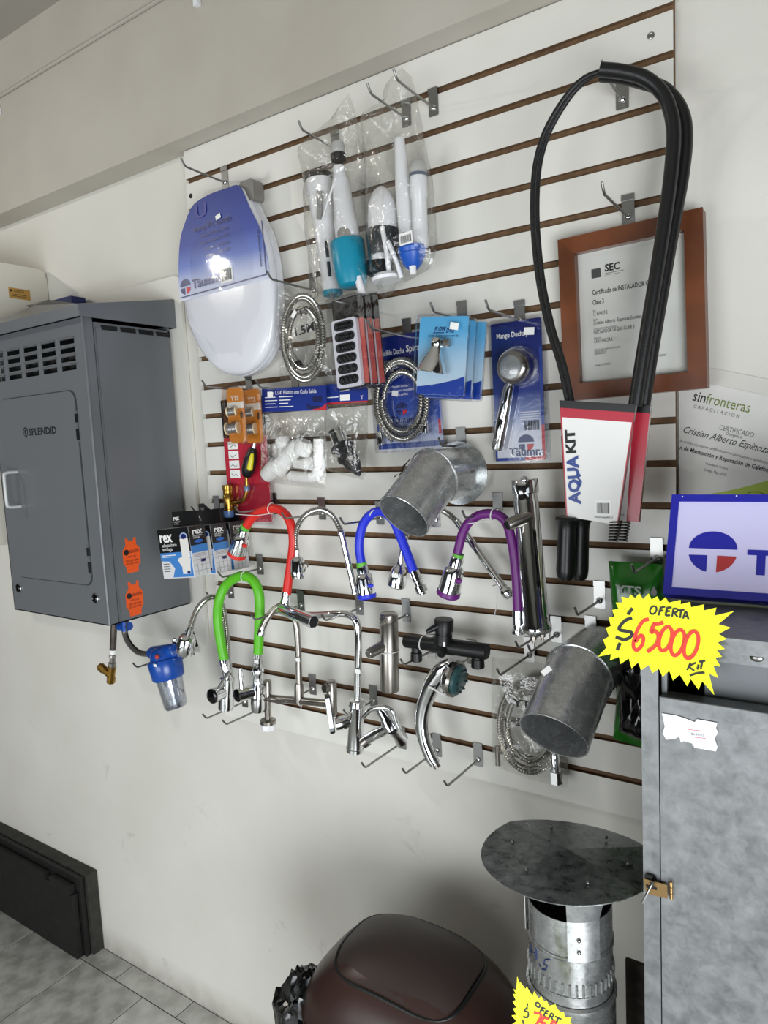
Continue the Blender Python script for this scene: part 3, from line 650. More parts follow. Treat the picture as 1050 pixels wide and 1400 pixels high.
mb = MB(); lat(mb, (563, 337, .08), (565, 368, .08), [(0, 18.5), (.12, 20), (.3, 18), (.35, 19), (.8, 13), (1, 7)]); build('float_cup', mb, BLUEPL, b2)
mb = MB(); lat(mb, (564, 364, .09), (565, 375, .09), [(0, 5), (1, 4.5)]); build('outlet', mb, WHITEP, b2)
f_, w_, h_ = card((545, 320), (563, 315), (565, 331), (547, 337), .118)
lb = build('barcode_label', MB().box(f_, 0, w_, 0, h_, 0, .0006), WHITEPRINT, b2, smooth=0); build('barcode', MB().barcode(f_, w_ * .1, h_ * .15, w_ * .8, h_ * .6, .001), INK, lb, smooth=0)
hook((459, 198), (407, 150), 'wire hook carrying the bag with the teal float')
hook((556, 157), (502, 112), 'middle wire hook between the two bagged valve kits')
hook((593, 142), (538, 97), 'wire hook with bright plate right of the bagged valves')

# ------------------------------------------------------------------ middle rows
def coil(cx, cy, rx, ry, d, turns, r, ribs=.0045, seg=8, t0=0.6, grow=.045, dd=.006, dirn=1):
    """hose coil lying flat to the panel"""
    q = []; N = int(40 * turns)
    for i in range(N + 1):
        t = t0 + dirn * 2 * math.pi * i / 40; s = 1 - grow * (i / 40) * (1 + .3 * math.sin(t * .5)); wob = 1 + .012 * math.sin(t * 1.7 + i / 23)
        q.append(P(cx + rx * s * wob * math.cos(t), cy + ry * s * wob * math.sin(t), d + dd * math.sin(i / 17.0) + .0035 * (i / 40)))
    return q
# bagged shower hose 1.5 m
hb = thing('bagged_shower_hose', 'coiled steel shower hose in a clear bag left of o-ring packs', 'bagged hose', P(420, 525, .05), 'bagged shower hoses')
q = resample(coil(415, 460, 31, 62, .05, 3.3, 1, grow=.12), .0031)
build('hose', MB().tube(q, [.0070 if i % 2 else .0045 for i in range(len(q))], 8), HOSEM, hb)
mb = MB(); lat(mb, (397, 480, .062), (409, 502, .062), [(0, 3.5), (.1, 4.6), (.6, 4.6), (.65, 6), (1, 6)]); build('connector', mb, CHROME, hb)
mb = MB(); lat(mb, (406, 496, .062), (409, 502, .062), [(0, 6.2), (1, 6.2)]); build('connector_seal', mb, BLACKP, hb)
f_ = F(P(398, 437, .075), P(428, 426, .075) - P(398, 437, .075)); lt = MB(); lt.text('YTS', f_, .004, 0, .017, 0, width=.050, bold=0.025); lt.text('1.5M', f_, .0, -.040, .019, 0, width=.062, bold=0.03); build('lettering', lt, INK, hb, smooth=0)
sticker(hb, f_, .012, .009, .018, .010, .7, .0022)
build('bag', pillow([(381, 392), (420, 383), (452, 392), (455, 450), (454, 516), (425, 526), (384, 527), (379, 450)], .05, .028, .02, .005, seed=4), CLEARB, hb, smooth=80)
hook((429, 392), (365, 370), 'wire hook reaching past the toilet seat with the bagged hose')
# o-ring blister packs
pk = thing('o_ring_pack', 'front o-ring blister pack showing six windows of black rings', 'blister pack', P(478, 530, .12), 'o-ring blister packs')
f_, w_, h_ = card((455, 439), (489, 432), (492, 526), (459, 533), .125)
build('tray', MB().prism(f_, rrect(0, 0, w_, h_, .006), -.012, .0), mat('white_tray', 'DAD9E0', .3), pk, bev=.002)
for k in range(6):
    y1_ = h_ * (.97 - .158 * k); y0_ = y1_ - h_ * .135; rr_ = (y1_ - y0_) * .47
    win = build('window', MB().prism(f_, rrect(w_ * .1, y0_, w_ * .9, y1_, rr_), .0, .0012), mat('tray_window', '3A3A3C', .25), pk)
    nr = 7 - k if k < 5 else 4
    for j in range(nr):
        xx = w_ * (.24 + .52 * j / max(nr - 1, 1)); rad = rr_ * (.55 + .05 * k); mb = MB()
        mb.tube([f_.p(xx + rad * math.cos(t) * .7, (y0_ + y1_) / 2 + rad * math.sin(t), .002 + .002 * math.cos(t)) for t in [i * math.pi / 7 for i in range(14)]], .0014, 6, closed=True); build('o_ring', mb, BLACKP, win)
build('backing_card', MB().prism(f_, rrect(-.003, -.004, w_ + .012, h_ + .045, .004), -.0145, -.0125), CARDK, pk)
build('red_edge', MB().box(f_, w_ + .0005, w_ + .0115, .004, h_ * .98, -.0124, -.0105), mat('red_card_edge', 'C4564C', .45), pk, smooth=0)
build('header', MB().prism(f_, rrect(.002, h_ + .004, w_ + .008, h_ + .042, .003), -.0124, -.0112), mat('black_print_header', '1C1C1D', .25, c2='55534F', nscale=60), pk)
build('blister', MB().prism(f_, rrect(-.004, -.005, w_ + .013, h_ + .046, .005), -.0165, .0068), CLEARP, pk, bev=.003)
u_ = P(496, 480, .104) - P(489, 480, .125)
copy_tree(pk, None, (.003, .024, .001), 'second o-ring blister pack, squeezed between two others')
copy_tree(pk, None, (.006, .048, .002), 'rearmost o-ring blister pack, nearest the panel')
hook((512, 420), (452, 412), 'wire hook carrying the o-ring blister packs')
# spiral shower hose on blue card
fx = thing('shower_hose_card', 'coiled spiral shower hose on a navy blue card', 'hose card', P(557, 615, .02))
f_, w_, h_ = card((512.5, 462), (600, 450), (603, 610), (514, 619), .016)
BLUEGR = grad('blue_card_gradient', [(0, 'DCE0EC'), (.10, 'B9C2E0'), (.30, '3A56A8'), (.55, '1C3388'), (1, '15256E')], .3, .4)
cdh = build('card', MB().prism(f_, rrect(0, 0, w_, h_, .004), -.003, 0), BLUEGR, fx)
build('blister', MB().prism(f_, rrect(-.003, -.004, w_ + .003, h_ + .004, .006), -.004, .012), CLEARP, fx, bev=.003)
mb = MB(); mb.box(f_, 0, w_, .004, .016, .0002, .0008); mb.box(f_, w_ - .008, w_ - .002, .05, h_ * .35, .0002, .0008); build('border', mb.box(f_, 0, .004, .004, h_ * .3, .0002, .0008), BLUEP, cdh, smooth=0)
build('red_border', MB().box(f_, w_ - .008, w_ - .002, .03, .06, .001, .0014), REDP, cdh, smooth=0)
q = resample(coil(550, 547, 38, 58, .028, 3.2, 1, grow=.115, t0=1.9), .0031)
build('hose', MB().tube(q, [.0074 if i % 2 else .0048 for i in range(len(q))], 8), HOSEM, fx)
mb = MB(); lat(mb, (519, 590, .024), (521, 609, .024), [(0, 4), (.1, 5), (1, 5)]); build('connector', mb, CHROME, fx)
mb = MB(); lat(mb, (581, 574, .03), (581, 592, .03), [(0, 4), (.1, 5), (1, 5.2)]); build('connector', mb, CHROME, fx)
lt = MB(); lt.text('Flexible Ducha', f_, .018, h_ - .040, .012, .0012, width=.066, bold=0.015); lt.text('Spiral', f_, .088, h_ - .039, .015, .0012, width=.038, bold=0.015)
for k, s_ in enumerate(('Codigo: 03000112', 'Material: acero', 'Medida: 1,5 mts.')): lt.text(s_, f_, .004, h_ - .056 - .010 * k, .0055, .0012)
for k, s_ in enumerate(('Flexible Ducha', 'Material: acero inoxidable', 'Incluye golillas')): lt.text(s_, f_, w_ * .40, h_ * .55 - .009 * k, .005, .0012, align='C')
build('lettering', lt, WHITEPRINT, cdh, smooth=0)
lt, lr = MB(), MB(); logo(lt, lr, f_, w_ * .41, h_ * .36, .014, .0012); lt.text('Täumm', f_, w_ * .41, h_ * .235, .017, .0012, width=.058, align='C', bold=0.02); build('blue_lettering', lt, NAVY, cdh, smooth=0); build('red_print', lr, REDP, cdh, smooth=0)
sticker(cdh, f_, w_ * .32, h_ * .50, .016, .011, -.25, .0015)
hook((557, 455), (503, 447), 'wire hook carrying the navy shower hose card')
# light blue shower head cards, three deep
fc = thing('shower_head_card', 'front light blue blister card with small chrome shower head', 'blister card', P(600, 540, .125), 'light blue shower head cards')
f_, w_, h_ = card((575.5, 434.5), (641.5, 430.5), (634, 543), (568, 537.5), .125)
SKYG = grad('sky_card_gradient', [(0, '2058B8'), (.18, 'C5DCEC'), (.4, 'B4D4EA'), (.75, '63B4E2'), (1, '5AAEE0')], .3, .4)
cdc = build('card', MB().prism(f_, rrect(0, 0, w_, h_, .005), -.002, 0), SKYG, fc)
mb = MB(); wave = [(0.001, .001), (w_ - .001, .001), (w_ - .001, h_ * .25)] + [(w_ * (1 - t), h_ * (.25 - .15 * t * (2 - t) + .015 * math.sin(3 * t))) for t in (.15, .3, .45, .6, .75, .9, .99)]
build('wave_print', MB().flat(f_, wave, .0007), mat('deep_blue_wave', '1A3E9E', .3), cdc, smooth=0)
build('blister', MB().prism(f_, rrect(-.003, -.004, w_ + .004, h_ + .004, .008), -.0035, .010), CLEARP, fc, bev=.004)
mb = MB(); A = f_.p(w_ * .46, h_ * .72, .012); B = f_.p(w_ * .40, h_ * .28, .016)
mb.lathe(A, B, [(0, .0095), (.04, .0115), (.22, .0115), (.26, .010), (.38, .013), (.6, .020), (.8, .026), (.97, .0285), (1, .027), (1, .02)], 24); build('shower_head', mb, CHROME, fc)
build('swivel_nut', MB().cyl(f_.p(w_ * .60, h_ * .66, .012), f_.p(w_ * .70, h_ * .66, .012), .008, seg=8), STEEL, fc)
lt = MB(); lt.text('FLOW', f_, w_ * .32, h_ * .815, .0085, .0012, shear=.2, width=.024, bold=0.02); lt.text('DYO', f_, w_ * .56, h_ * .795, .0085, .0012, shear=.2, width=.017, bold=0.02); lt.box(f_, w_ * .30, w_ * .52, h_ * .79, h_ * .80, .0008, .0012); lt.text('ducha de bano con rotula fija', f_, w_ * .2, h_ * .745, .0042, .0012, width=w_ * .62); build('lettering', lt, NAVY, cdc, smooth=0)
sticker(fc, f_, w_ * .77, h_ * .87, .018, .013, -.12, .0106)
hid = [c for c in fc.children if c.name.startswith(('shower_head', 'swivel_nut', 'price_tag'))]
for c in hid: c.parent = None
copy_tree(fc, None, (.002, .025, -.006), 'second light blue shower head card, between two alike')
copy_tree(fc, None, (.012, .048, -.007), 'rearmost light blue shower head card, showing its right edge')
for c in hid: c.parent = fc
hook((632, 432), (589, 430), 'wire hook through the light blue shower head cards')
# hand shower card
mg = thing('hand_shower_card', 'tall navy blister card with chrome hand shower under clear dome', 'blister card', P(710, 630, .02))
f_, w_, h_ = card((672, 443.7), (741.6, 433.4), (744, 628), (677, 631), .014)
MGR = grad('hand_shower_gradient', [(0, 'E4E6EE'), (.2, 'D6DAE8'), (.33, '8E9CC8'), (.5, '24398C'), (1, '141F63')], .28, .45)
cdm = build('card', MB().prism(f_, rrect(0, 0, w_, h_, .003), -.003, 0), MGR, mg)
build('blister', MB().prism(f_, rrect(-.003, -.003, w_ + .011, h_ + .006, .006), -.004, .006), CLEARP, mg, bev=.003)
mb = MB(); mb.box(f_, 0, w_ * .6, 0, .006, .0002, .001); mb.box(f_, 0, .004, 0, h_ * .3, .0002, .001); mb.box(f_, w_ - .006, w_, h_ * .25, h_ * .8, .0002, .001); build('blue_border', mb, BLUEP, cdm, smooth=0)
build('red_border', MB().box(f_, w_ * .6, w_, 0, .006, .0003, .0011).box(f_, w_ - .006, w_, .006, h_ * .25, .0003, .0011), REDP, cdm, smooth=0)
A, B = f_.p(w_ * .43, h_ * .55, .022), f_.p(w_ * .11, h_ * .085, .018)
build('handle', MB().lathe(A, B, [(0, .008), (.05, .0105), (.5, .0122), (.52, .0118), (.54, .0125), (.96, .0125), (1, .010)], 24), CHROME, mg)
hd = f_.p(w_ * .52, h_ * .665, .020)
build('head', MB().lathe(hd - f_.n * .012, hd + f_.n * .018, [(0, .020), (.3, .031), (.6, .0325), (.85, .029), (1, .022)], 32), STEEL, mg)
build('spray_face', MB().lathe(hd + f_.n * .016, hd + f_.n * .020, [(0, .0235), (.7, .022), (1, .016)], 28), mat('grey_spray_face', '8E9190', .3, .4), mg)
build('dome', MB().lathe(f_.p(w_ * .57, h_ * .67, .004), f_.p(w_ * .57, h_ * .67, .046), [(0, .040), (.4, .039), (.75, .034), (.93, .024), (1, .010)], 32), CLEARP, mg)
lt = MB(); lt.text('Mango Ducha Jabr', f_, .012, h_ - .030, .0105, .0014, width=w_ * .76, rot=.0, bold=0.015)
for k in range(4): lt.box(f_, w_ * .52, w_ * (.9 if k != 1 else .93), h_ * (.345 - .017 * k), h_ * (.349 - .017 * k), .0004, .0012)
build('lettering', lt, WHITEPRINT, cdm, smooth=0)
lt, lr = MB(), MB(); logo(lt, lr, f_, w_ * .63, h_ * .125, .0165, .0014); lt.text('Täumm', f_, w_ * .63, h_ * .035, .0165, .0014, width=.072, align='C', bold=0.02); build('blue_lettering', lt, NAVY, cdm, smooth=0); build('red_print', lr, REDP, cdm, smooth=0)
build('barcode', MB().barcode(f_, w_ * .6, h_ * .215, w_ * .3, h_ * .07, .0014), INK, cdm, smooth=0)
sticker(mg, f_, w_ * .79, h_ - .024, .021, .014, -.1, .0066)
hook((711, 432), (664, 420), 'wire hook with curled tip above the hand shower card')
# torch on red card
tq = thing('torch_card', 'gas torch with brass valve on a red and black card', 'torch card', P(340, 712, .02))
f_, w_, h_ = card((304, 547), (362, 541), (369, 713), (312, 713), .018)
build('card', MB().prism(f_, rrect(0, 0, w_, h_ * .69, .003), -.003, 0), CARDR, tq); build('card_top', MB().prism(f_, rrect(0, h_ * .69, w_, h_, .003), -.003, .0002), CARDK, tq)
build('blister', MB().prism(f_, rrect(-.003, -.006, w_ + .008, h_ * .3, .008), -.004, .010), CLEARP, tq, bev=.004)
for k in range(4):
    pc = build('pictogram', MB().box(f_, w_ * .10, w_ * .34, h_ * (.595 - .078 * k), h_ * (.66 - .078 * k), .0001, .0006), WHITEPRINT, tq, smooth=0)
    build('drawing', MB().tube(spl([f_.p(w_ * (.14 + .05 * j), h_ * (.62 - .078 * k + .012 * (((j * 7 + k * 3) % 5) - 2) / 2), .0008) for j in range(4)], 3), .0007, 5), INK, pc)
mb = MB(); tub(mb, [(354.5, 572, .034), (346, 618, .036)], 2.8, 12); build('burner_tube', mb, CHROME, tq)
mb = MB(); lat(mb, (346.5, 612, .036), (337, 652, .036), [(0, 4), (.12, 6.5), (.4, 9), (.75, 9.5), (.95, 7), (1, 4)], 16); build('grip', mb, BLACKP, tq)
mb = MB(); lat(mb, (345, 620, .049), (341, 643, .050), [(0, 2.2), (.3, 3.4), (.9, 4.2), (1, 2)], 12); build('grip_label', mb, mat('yellow_label', 'D6CE1E', .4), tq)
mb = MB(); tub(mb, [(337, 650, .036), (337.5, 664, .036), (337, 674, .036), (333, 683, .036), (326, 687, .036), (316, 687, .036)], 2.5, 12); build('neck', mb, BRASS, tq)
mb = MB(); lat(mb, (337.5, 664, .036), (338, 671, .036), [(0, 4), (.3, 4.6), (1, 4.2)], 12); build('nut', mb, mat('blue_grey_nut', '6A7A96', .35, .3), tq)
mb = MB(); lat(mb, (311, 663, .038), (313, 699, .038), [(0, 7), (.15, 7.4), (.2, 6.6), (.4, 6.6), (.42, 7.2), (.55, 7.2), (.57, 6.2), (.9, 6.2), (.92, 7.2), (1, 7.2)], 16); build('valve', mb, BRASS, tq)
mb = MB(); lat(mb, (313, 698, .038), (313.4, 707, .038), [(0, 7.6), (.8, 7.6), (1, 6.6)], 14); build('knob', mb, mat('blue_grey_knob', '4F6F9E', .35), tq)
hook((297, 693), (262, 697), 'dark short hook beside the brass torch valve')
# tape blisters
tp = thing('tape_blister', 'front orange blister with two spools hanging over the red card', 'blister pack', P(322, 605, .13), 'orange spool blisters')
f_, w_, h_ = card((311, 531), (334, 529), (335, 604), (312, 606), .135)
rr = rrect(0, 0, w_, h_, .012, 5)
build('card', MB().prism(f_, rr, -.002, 0), CARDO, tp); build('white_band', MB().box(f_, .0005, w_ - .0005, h_ * .62, h_ * .74, .0001, .0006), WHITEPRINT, tp, smooth=0)
build('blister', MB().prism(f_, rrect(-.003, -.004, w_ + .003, h_ + .003, .012, 5), -.004, .012), clearmat('amber_blister', .06, (.93, .90, .86), .08, .2, 20, .6), tp, bev=.004)
lt = MB(); lt.text('YTS', f_, w_ * .5, h_ * .77, .011, .0008, align='C', bold=0.025); build('lettering', lt, WHITEPRINT, tp, smooth=0)
SPOOL = mat('beige_spool', 'D9C4A2', .4); WIREM = mat('solder_wire', '8B8987', .35, .7)
for (pa, pb, r) in (((.26, .26), (.70, .27), .0150), ((.34, .56), (.62, .57), .0115)):
    A = f_.p(w_ * pa[0], h_ * pa[1], .016); B = f_.p(w_ * pb[0], h_ * pb[1], .008); ax = (B - A).normalized()
    sp_ = build('spool', MB().cyl(A - ax * .003, A, r, r).cyl(B, B + ax * .003, r * .95), SPOOL, tp)
    build('winding', MB().lathe(A, B, [(i / 12, r * (.80 if i % 2 else .74)) for i in range(13)], 20), WIREM, sp_)
for k in range(2): build('print_icon', MB().flat(f_, ell(w_ * .83, h_ * .5, .005, .009, 16), .0006), mat('brown_icon', '5A4020', .5), tp, smooth=0) if k == 0 else None
copy_tree(tp, None, (.010, .045, -.003), 'rear orange spool blister half hidden by its twin')
hook((341, 529), (277, 531), 'wire hook carrying the orange spool blisters')
# bagged trap
tr_ = thing('bagged_trap', 'white plastic sink trap in clear bag with blue header', 'bagged fitting', P(400, 665, .05), 'bagged drain fittings')
f_, w_, h_ = card((358.7, 531.5), (447, 527), (446, 560.5), (359.2, 563.5), .075)
hd_ = build('header_card', MB().box(f_, 0, w_, 0, h_, -.0015, .0015), grad('header_gradient', [(0, '2B4A9E'), (.1, '1B3288'), (1, '172A74')], .3, .4), tr_, smooth=0)
lt = MB(); lt.text('Sifón 1.1/4" Plástico con Codo Salida', f_, w_ * .1, h_ * .72, .0092, .002, width=w_ * .76)
for k in range(4): lt.box(f_, w_ * .05, w_ * (.22 + .03 * (k % 2)), h_ * (.60 - .14 * k), h_ * (.63 - .14 * k), .0012, .002); lt.box(f_, w_ * .28, w_ * (.5 - .04 * (k % 3)), h_ * (.60 - .14 * k), h_ * (.635 - .14 * k), .0012, .002)
build('lettering', lt, WHITEPRINT, hd_, smooth=0)
lt = MB(); lt.text('Täumm', f_, w_ * .70, h_ * .07, .010, .0022, width=w_ * .2, bold=0.02); lt.barcode(f_, w_ * .8, h_ * .35, w_ * .14, h_ * .22, .0022); build('brand_lettering', lt, INK, hd_, smooth=0)
build('red_flash', MB().prism(f_, [(w_ * .76, 0), (w_, 0), (w_, h_ * .28), (w_ * .93, h_ * .12), (w_ * .8, h_ * .05)], .0014, .0019), REDP, hd_, smooth=0)
sticker(hd_, f_, w_ * .14, h_ * .74, .017, .012, 0, .0026)
TRAP = mat('trap_white_plastic', 'EDEDEB', .35)
mb = MB(); lat(mb, (409, 607, .06), (378, 643, .06), [(0, 9), (.15, 12), (.3, 12), (.32, 14), (.42, 14), (.44, 11.5), (.7, 12.5), (.95, 14), (1, 12)]); build('trap_body', mb, TRAP, tr_)
mb = MB(); lat(mb, (418, 603, .06), (412, 620, .06), [(0, 9), (.2, 12.5), (.8, 13), (1, 11)]); build('collar', mb, TRAP, tr_)
mb = MB(); lat(mb, (386, 598, .06), (391, 622, .06), [(0, 9), (.2, 11), (.5, 11), (.55, 10), (1, 12)]); build('inlet_cap', mb, TRAP, tr_)
mb = MB(); lat(mb, (380, 636, .062), (362, 652, .062), [(0, 13), (.4, 12.5), (.9, 10), (1, 6)]); build('cup', mb, TRAP, tr_)
mb = MB(); tub(mb, [(436, 600, .06), (436, 625, .06), (436, 640, .06), (433, 649, .06), (424, 653, .06), (398, 651, .06)], 7.6, 18); build('elbow_pipe', mb, TRAP, tr_)
mb = MB(); lat(mb, (404, 634, .062), (428, 635, .062), [(0, 6.5), (.4, 6.8), (.45, 7.6), (1, 7.6)], 8); build('nut', mb, TRAP, tr_)
build('bag', pillow([(360, 560), (402, 558), (445, 557), (447, 610), (445, 668), (400, 664), (357, 659), (357, 610)], .065, .030, .03, .006, seed=12), CLEARB, tr_, smooth=80)
hook((404, 529), (350, 521), 'wire hook above the blue header of the bagged trap')
# bagged drain
dr = thing('bagged_drain', 'chrome drain with black rubber washers in clear bag', 'bagged fitting', P(473, 655, .05), 'bagged drain fittings')
f_, w_, h_ = card((447, 526), (503, 521), (502, 549.5), (447, 552), .062)
hd_ = build('header_card', MB().box(f_, 0, w_, 0, h_, -.0015, .0015), grad('header_gradient', [(0, '1B3288'), (1, '172A74')], .3, .4), dr, smooth=0)
lt = MB(); lt.box(f_, w_ * .34, w_ * .58, h_ * .12, h_ * .42, .001, .002); lt.text('T', f_, w_ * .84, h_ * .12, .009, .002); lt.box(f_, w_ * .02, w_ * .3, h_ * .3, h_ * .34, .001, .002); build('lettering', lt, WHITEPRINT, hd_, smooth=0)
build('red_stripe', MB().box(f_, 0, w_, -.0005, .0025, -.0016, .0019), REDP, hd_, smooth=0)
mb = MB(); lat(mb, (459, 587, .055), (467, 609, .055), [(0, 9), (.05, 12.5), (.2, 12.5), (.22, 11), (1, 11)]); build('drain_cup', mb, CHROME, dr)
mb = MB(); lat(mb, (465, 605, .055), (478, 632, .055), [(0, 9), (.15, 16), (.3, 17), (.35, 12), (.6, 12), (.7, 14), (.85, 14), (1, 9)]); build('washer_stack', mb, mat('black_washer', '1D1D1E', .5), dr)
mb = MB(); lat(mb, (475, 626, .062), (484, 632, .062), [(0, 6), (.5, 9), (1, 8)]); build('bracket', mb, HOOKM, dr)
mb = MB(); lat(mb, (478, 628, .055), (492, 650, .055), [(0, 12), (.4, 11), (.9, 4), (1, 2)]); build('cone', mb, mat('black_washer', '1D1D1E', .5), dr)
build('bag', pillow([(448, 550), (475, 549), (501, 548), (500, 600), (496, 656), (470, 650), (448, 643), (446, 600)], .055, .028, .03, .006, seed=15), CLEARB, dr, smooth=80)

# ------------------------------------------------------------------ galvanised elbows
def elbow(name, label, base, dwall, dm, axis, L, r, flange=None, marks=None):
    """wall end at base (x,z), straight out to dm, then along axis for L"""
    t = thing(name, label, 'duct elbow', (base[0], -dwall, base[1]), 'galvanised duct elbows')
    A = V((base[0], -dwall, base[1])); J = V((base[0], -dm, base[1])); ax = V(axis).normalized(); Bk = V((0, -1, 0)); E_ = J + ax * L
    # mitre plane normal
    nrm = (Bk + ax).normalized(); seg = 48
    def ring(c, dirv, rad, mitre=False):
        up = V((1, 0, 0)); N = (up - dirv * up.dot(dirv)).normalized(); B = dirv.cross(N); out = []
        for k in range(seg):
            a = 2 * math.pi * k / seg; q = c + (N * math.cos(a) + B * math.sin(a)) * rad
            if mitre: q = q + dirv * (-(q - c).dot(nrm) / dirv.dot(nrm))
            out.append(q)
        return out
    def loft(rings):
        vs = [v for r_ in rings for v in r_]; n = len(rings)
        return MB().add(vs, [(i * seg + k, i * seg + (k + 1) % seg, (i + 1) * seg + (k + 1) % seg, (i + 1) * seg + k) for i in range(n - 1) for k in range(seg)])
    th = .0012
    build('wall_section', loft([ring(A, Bk, r - th), ring(A, Bk, r), ring(J, Bk, r, True), ring(J, Bk, r - th, True), ring(A, Bk, r - th)]), GALV, t)
    fr = build('front_section', loft([ring(J, ax, r - th, True), ring(J, ax, r, True), ring(E_, ax, r), ring(E_, ax, r - th), ring(J, ax, r - th, True)]), GALV, t)
    build('seam', MB().tube(ring(J, ax, r + .0006, True), .0022, 8, closed=True), GALV, t)
    up = ax.cross(V((1, 0, 0)))
    build('rolled_rim', MB().tube(ring(E_, ax, r), .0012, 6, closed=True), GALV, t)
    if flange: build('flange', MB().lathe(A, A + V((0, -.0015, 0)), [(0, r * .9), (0, flange), (1, flange), (1, r * .9)], 48, False), GALV, t)
    return t, fr, J, ax
def aim(J, x, y, deg):
    """point on the sight line through (x,y) so that the duct from J shows its mouth at this angle"""
    best = None
    for i in range(400):
        E_ = CAM + ray(x, y) * (.6 + i * .004); v = E_ - J
        if v.length < .03: continue
        ang = math.degrees((v.normalized()).angle((CAM - E_).normalized()))
        if best is None or abs(ang - deg) < best[0]: best = (abs(ang - deg), v)
    return best[1]
p = P(627, 647, .03); v1 = aim(V((p.x, -.135, p.z)), 552, 706, 62)
e1, fr1, J1, ax1 = elbow('duct_elbow', 'galvanised elbow with round flange above the blue tube spout', (p.x, p.z), .03, .135, v1, v1.length, .0535, .066)
def axhit(x, y, O, ax, r):
    """where a sight line meets a round duct about O, ax"""
    v = ray(x, y); w = CAM - O; v1 = v - ax * v.dot(ax); w1 = w - ax * w.dot(ax); a = v1.dot(v1); b = 2 * v1.dot(w1); c = w1.dot(w1) - r * r
    return CAM + v * ((-b - math.sqrt(max(b * b - 4 * a * c, 0))) / (2 * a))
for pts in ([(549, 643), (556, 633), (561, 627)], [(545, 650), (551, 644), (549, 639), (557, 632)], [(539, 652), (543, 649)]):
    build('marker_stroke', MB().tube([axhit(x, y, J1, ax1, .0538) for x, y in pts], .0010, 5), INK, fr1)
hook((631, 604), (600, 604), 'dark hook plate behind the flanged galvanised elbow')
p = P(818, 898, .03); v2 = aim(V((p.x, -.145, p.z)), 757, 1006, 64)
e2, fr2, J2, ax2 = elbow('duct_elbow', 'galvanised elbow pointing down beside the yellow price star', (p.x, p.z), .03, .145, v2, v2.length, .059)
print('ELB', v1, v1.length, v2, v2.length)
f_ = F(P(747, 917, .23), P(753, 914, .23) - P(744, 919, .23)); sticker(e2, f_, 0, 0, .020, .0095, .12, 0)
hook((808, 862), (790, 868), 'bright hook plate above the downward galvanised elbow')

# ------------------------------------------------------------------ hose spouts
def zip_tie(parent, x, y, d, r, ang=0.0, tail=None):
    k = mpp(x, y, d); c = P(x, y, d); mb = MB(); ca, sa = math.cos(ang), math.sin(ang); t = V((ca, 0, sa)); b = V((0, 1, 0))
    mb.tube([c + (t * math.cos(a) + b * math.sin(a)) * r * k for a in [i * math.pi / 8 for i in range(16)]], .0013, 6, closed=True)
    if tail: mb.tube([P(*q) for q in tail], .0009, 5)
    return build('cable_tie', mb, mat('white_nylon', 'D8D8D6', .4), parent)
def spray(parent, top, bot, ring, ringname, body=CHROME, rad=12.5, band=True):
    """chrome spray head between two photo points with coloured end ring"""
    mb = MB(); lat(mb, top, bot, [(0, .45 * rad), (.08, .58 * rad), (.25, .60 * rad), (.30, .80 * rad), (.42, .90 * rad), (.60, .93 * rad), (.85, rad), (.9, rad)], 24); build('spray_head', mb, body, parent)
    a, b = V(top), V(bot); e = a.lerp(b, .86); g = b
    mb = MB(); lat(mb, tuple(e), tuple(g), [(0, 1.02 * rad), (.7, 1.04 * rad), (1, .9 * rad)], 24); build(ringname, mb, ring, parent)
    s_ = a.lerp(b, .62); mb = MB(); kk = mpp(*s_); mb.ball(P(s_[0] + .55 * rad, s_[1], s_[2] + .012), .24 * rad * kk * 1.2, 10, sc_=(1.4, .7, .8)); build('switch', mb, ring, parent)
def gband(parent, a, b, r):
    mb = MB(); lat(mb, a, b, [(0, r), (1, r)], 18); build('green_label', mb, GREENL, parent)
    m_ = V(a).lerp(V(b), .45); n_ = V(a).lerp(V(b), .75); mb = MB(); lat(mb, tuple(m_), tuple(n_), [(0, r * 1.03), (1, r * 1.03)], 18); build('dark_label', mb, mat('dark_teal_label', '16504A', .5), parent)
DH = .105
rd = thing('flexible_spout', 'red flexible tap spout with chrome spray head beside the white boxes', 'tap spout', P(392, 820, DH), 'flexible tap spouts')
mb = MB(); tub(mb, [(335, 722, DH), (349, 704, DH), (371, 695, DH), (387, 700, DH), (397, 715, DH), (401, 739, DH), (398, 768, DH), (394, 795, DH), (392, 812, DH)], 6.3, 16); build('tube', mb, REDT, rd)
spray(rd, (335, 722, DH), (323, 761, DH), REDT, 'red_ring'); gband(rd, (337, 719, DH), (332, 727, DH), 6.9)
mb = MB(); lat(mb, (392, 808, DH), (390, 824, DH), [(0, 6.5), (.3, 6.8), (.35, 5.6), (1, 7.5)], 20); build('connector', mb, CHROME, rd); zip_tie(rd, 371, 695, DH, 7.4, 1.5, [(371, 702, DH), (350, 705, .12), (322, 703, .13)])
ch = thing('flexible_spout', 'chrome flexible spout with spray head right of the red one', 'tap spout', P(485, 812, DH), 'flexible tap spouts')
mb = MB(); tub(mb, [(406, 762, DH), (404, 733, DH), (411, 712, DH), (424, 700, DH), (440, 697, DH), (455, 706, DH), (464, 722, DH), (467, 729, DH)], 4.4, 12, ribs=.006); build('flex_tube', mb, HOSEM, ch)
mb = MB(); lat(mb, (466, 726, DH), (486, 812, DH), [(0, 4.6), (.03, 4.9), (.07, 4.2), (.95, 4.2), (.96, 5), (1, 5)], 16); build('rod', mb, CHROME, ch)
mb = MB(); lat(mb, (406, 752, DH), (408, 790, DH), [(0, 3.6), (.2, 4.2), (.28, 7.5), (.38, 9.5), (.75, 10.5), (.8, 11), (1, 9.5)], 20); build('spray_head', mb, CHROME, ch)
mb = MB(); lat(mb, (417, 768, DH), (419, 776, DH), [(0, 2.5), (.5, 4), (1, 2.5)], 12); build('switch', mb, STEEL, ch)
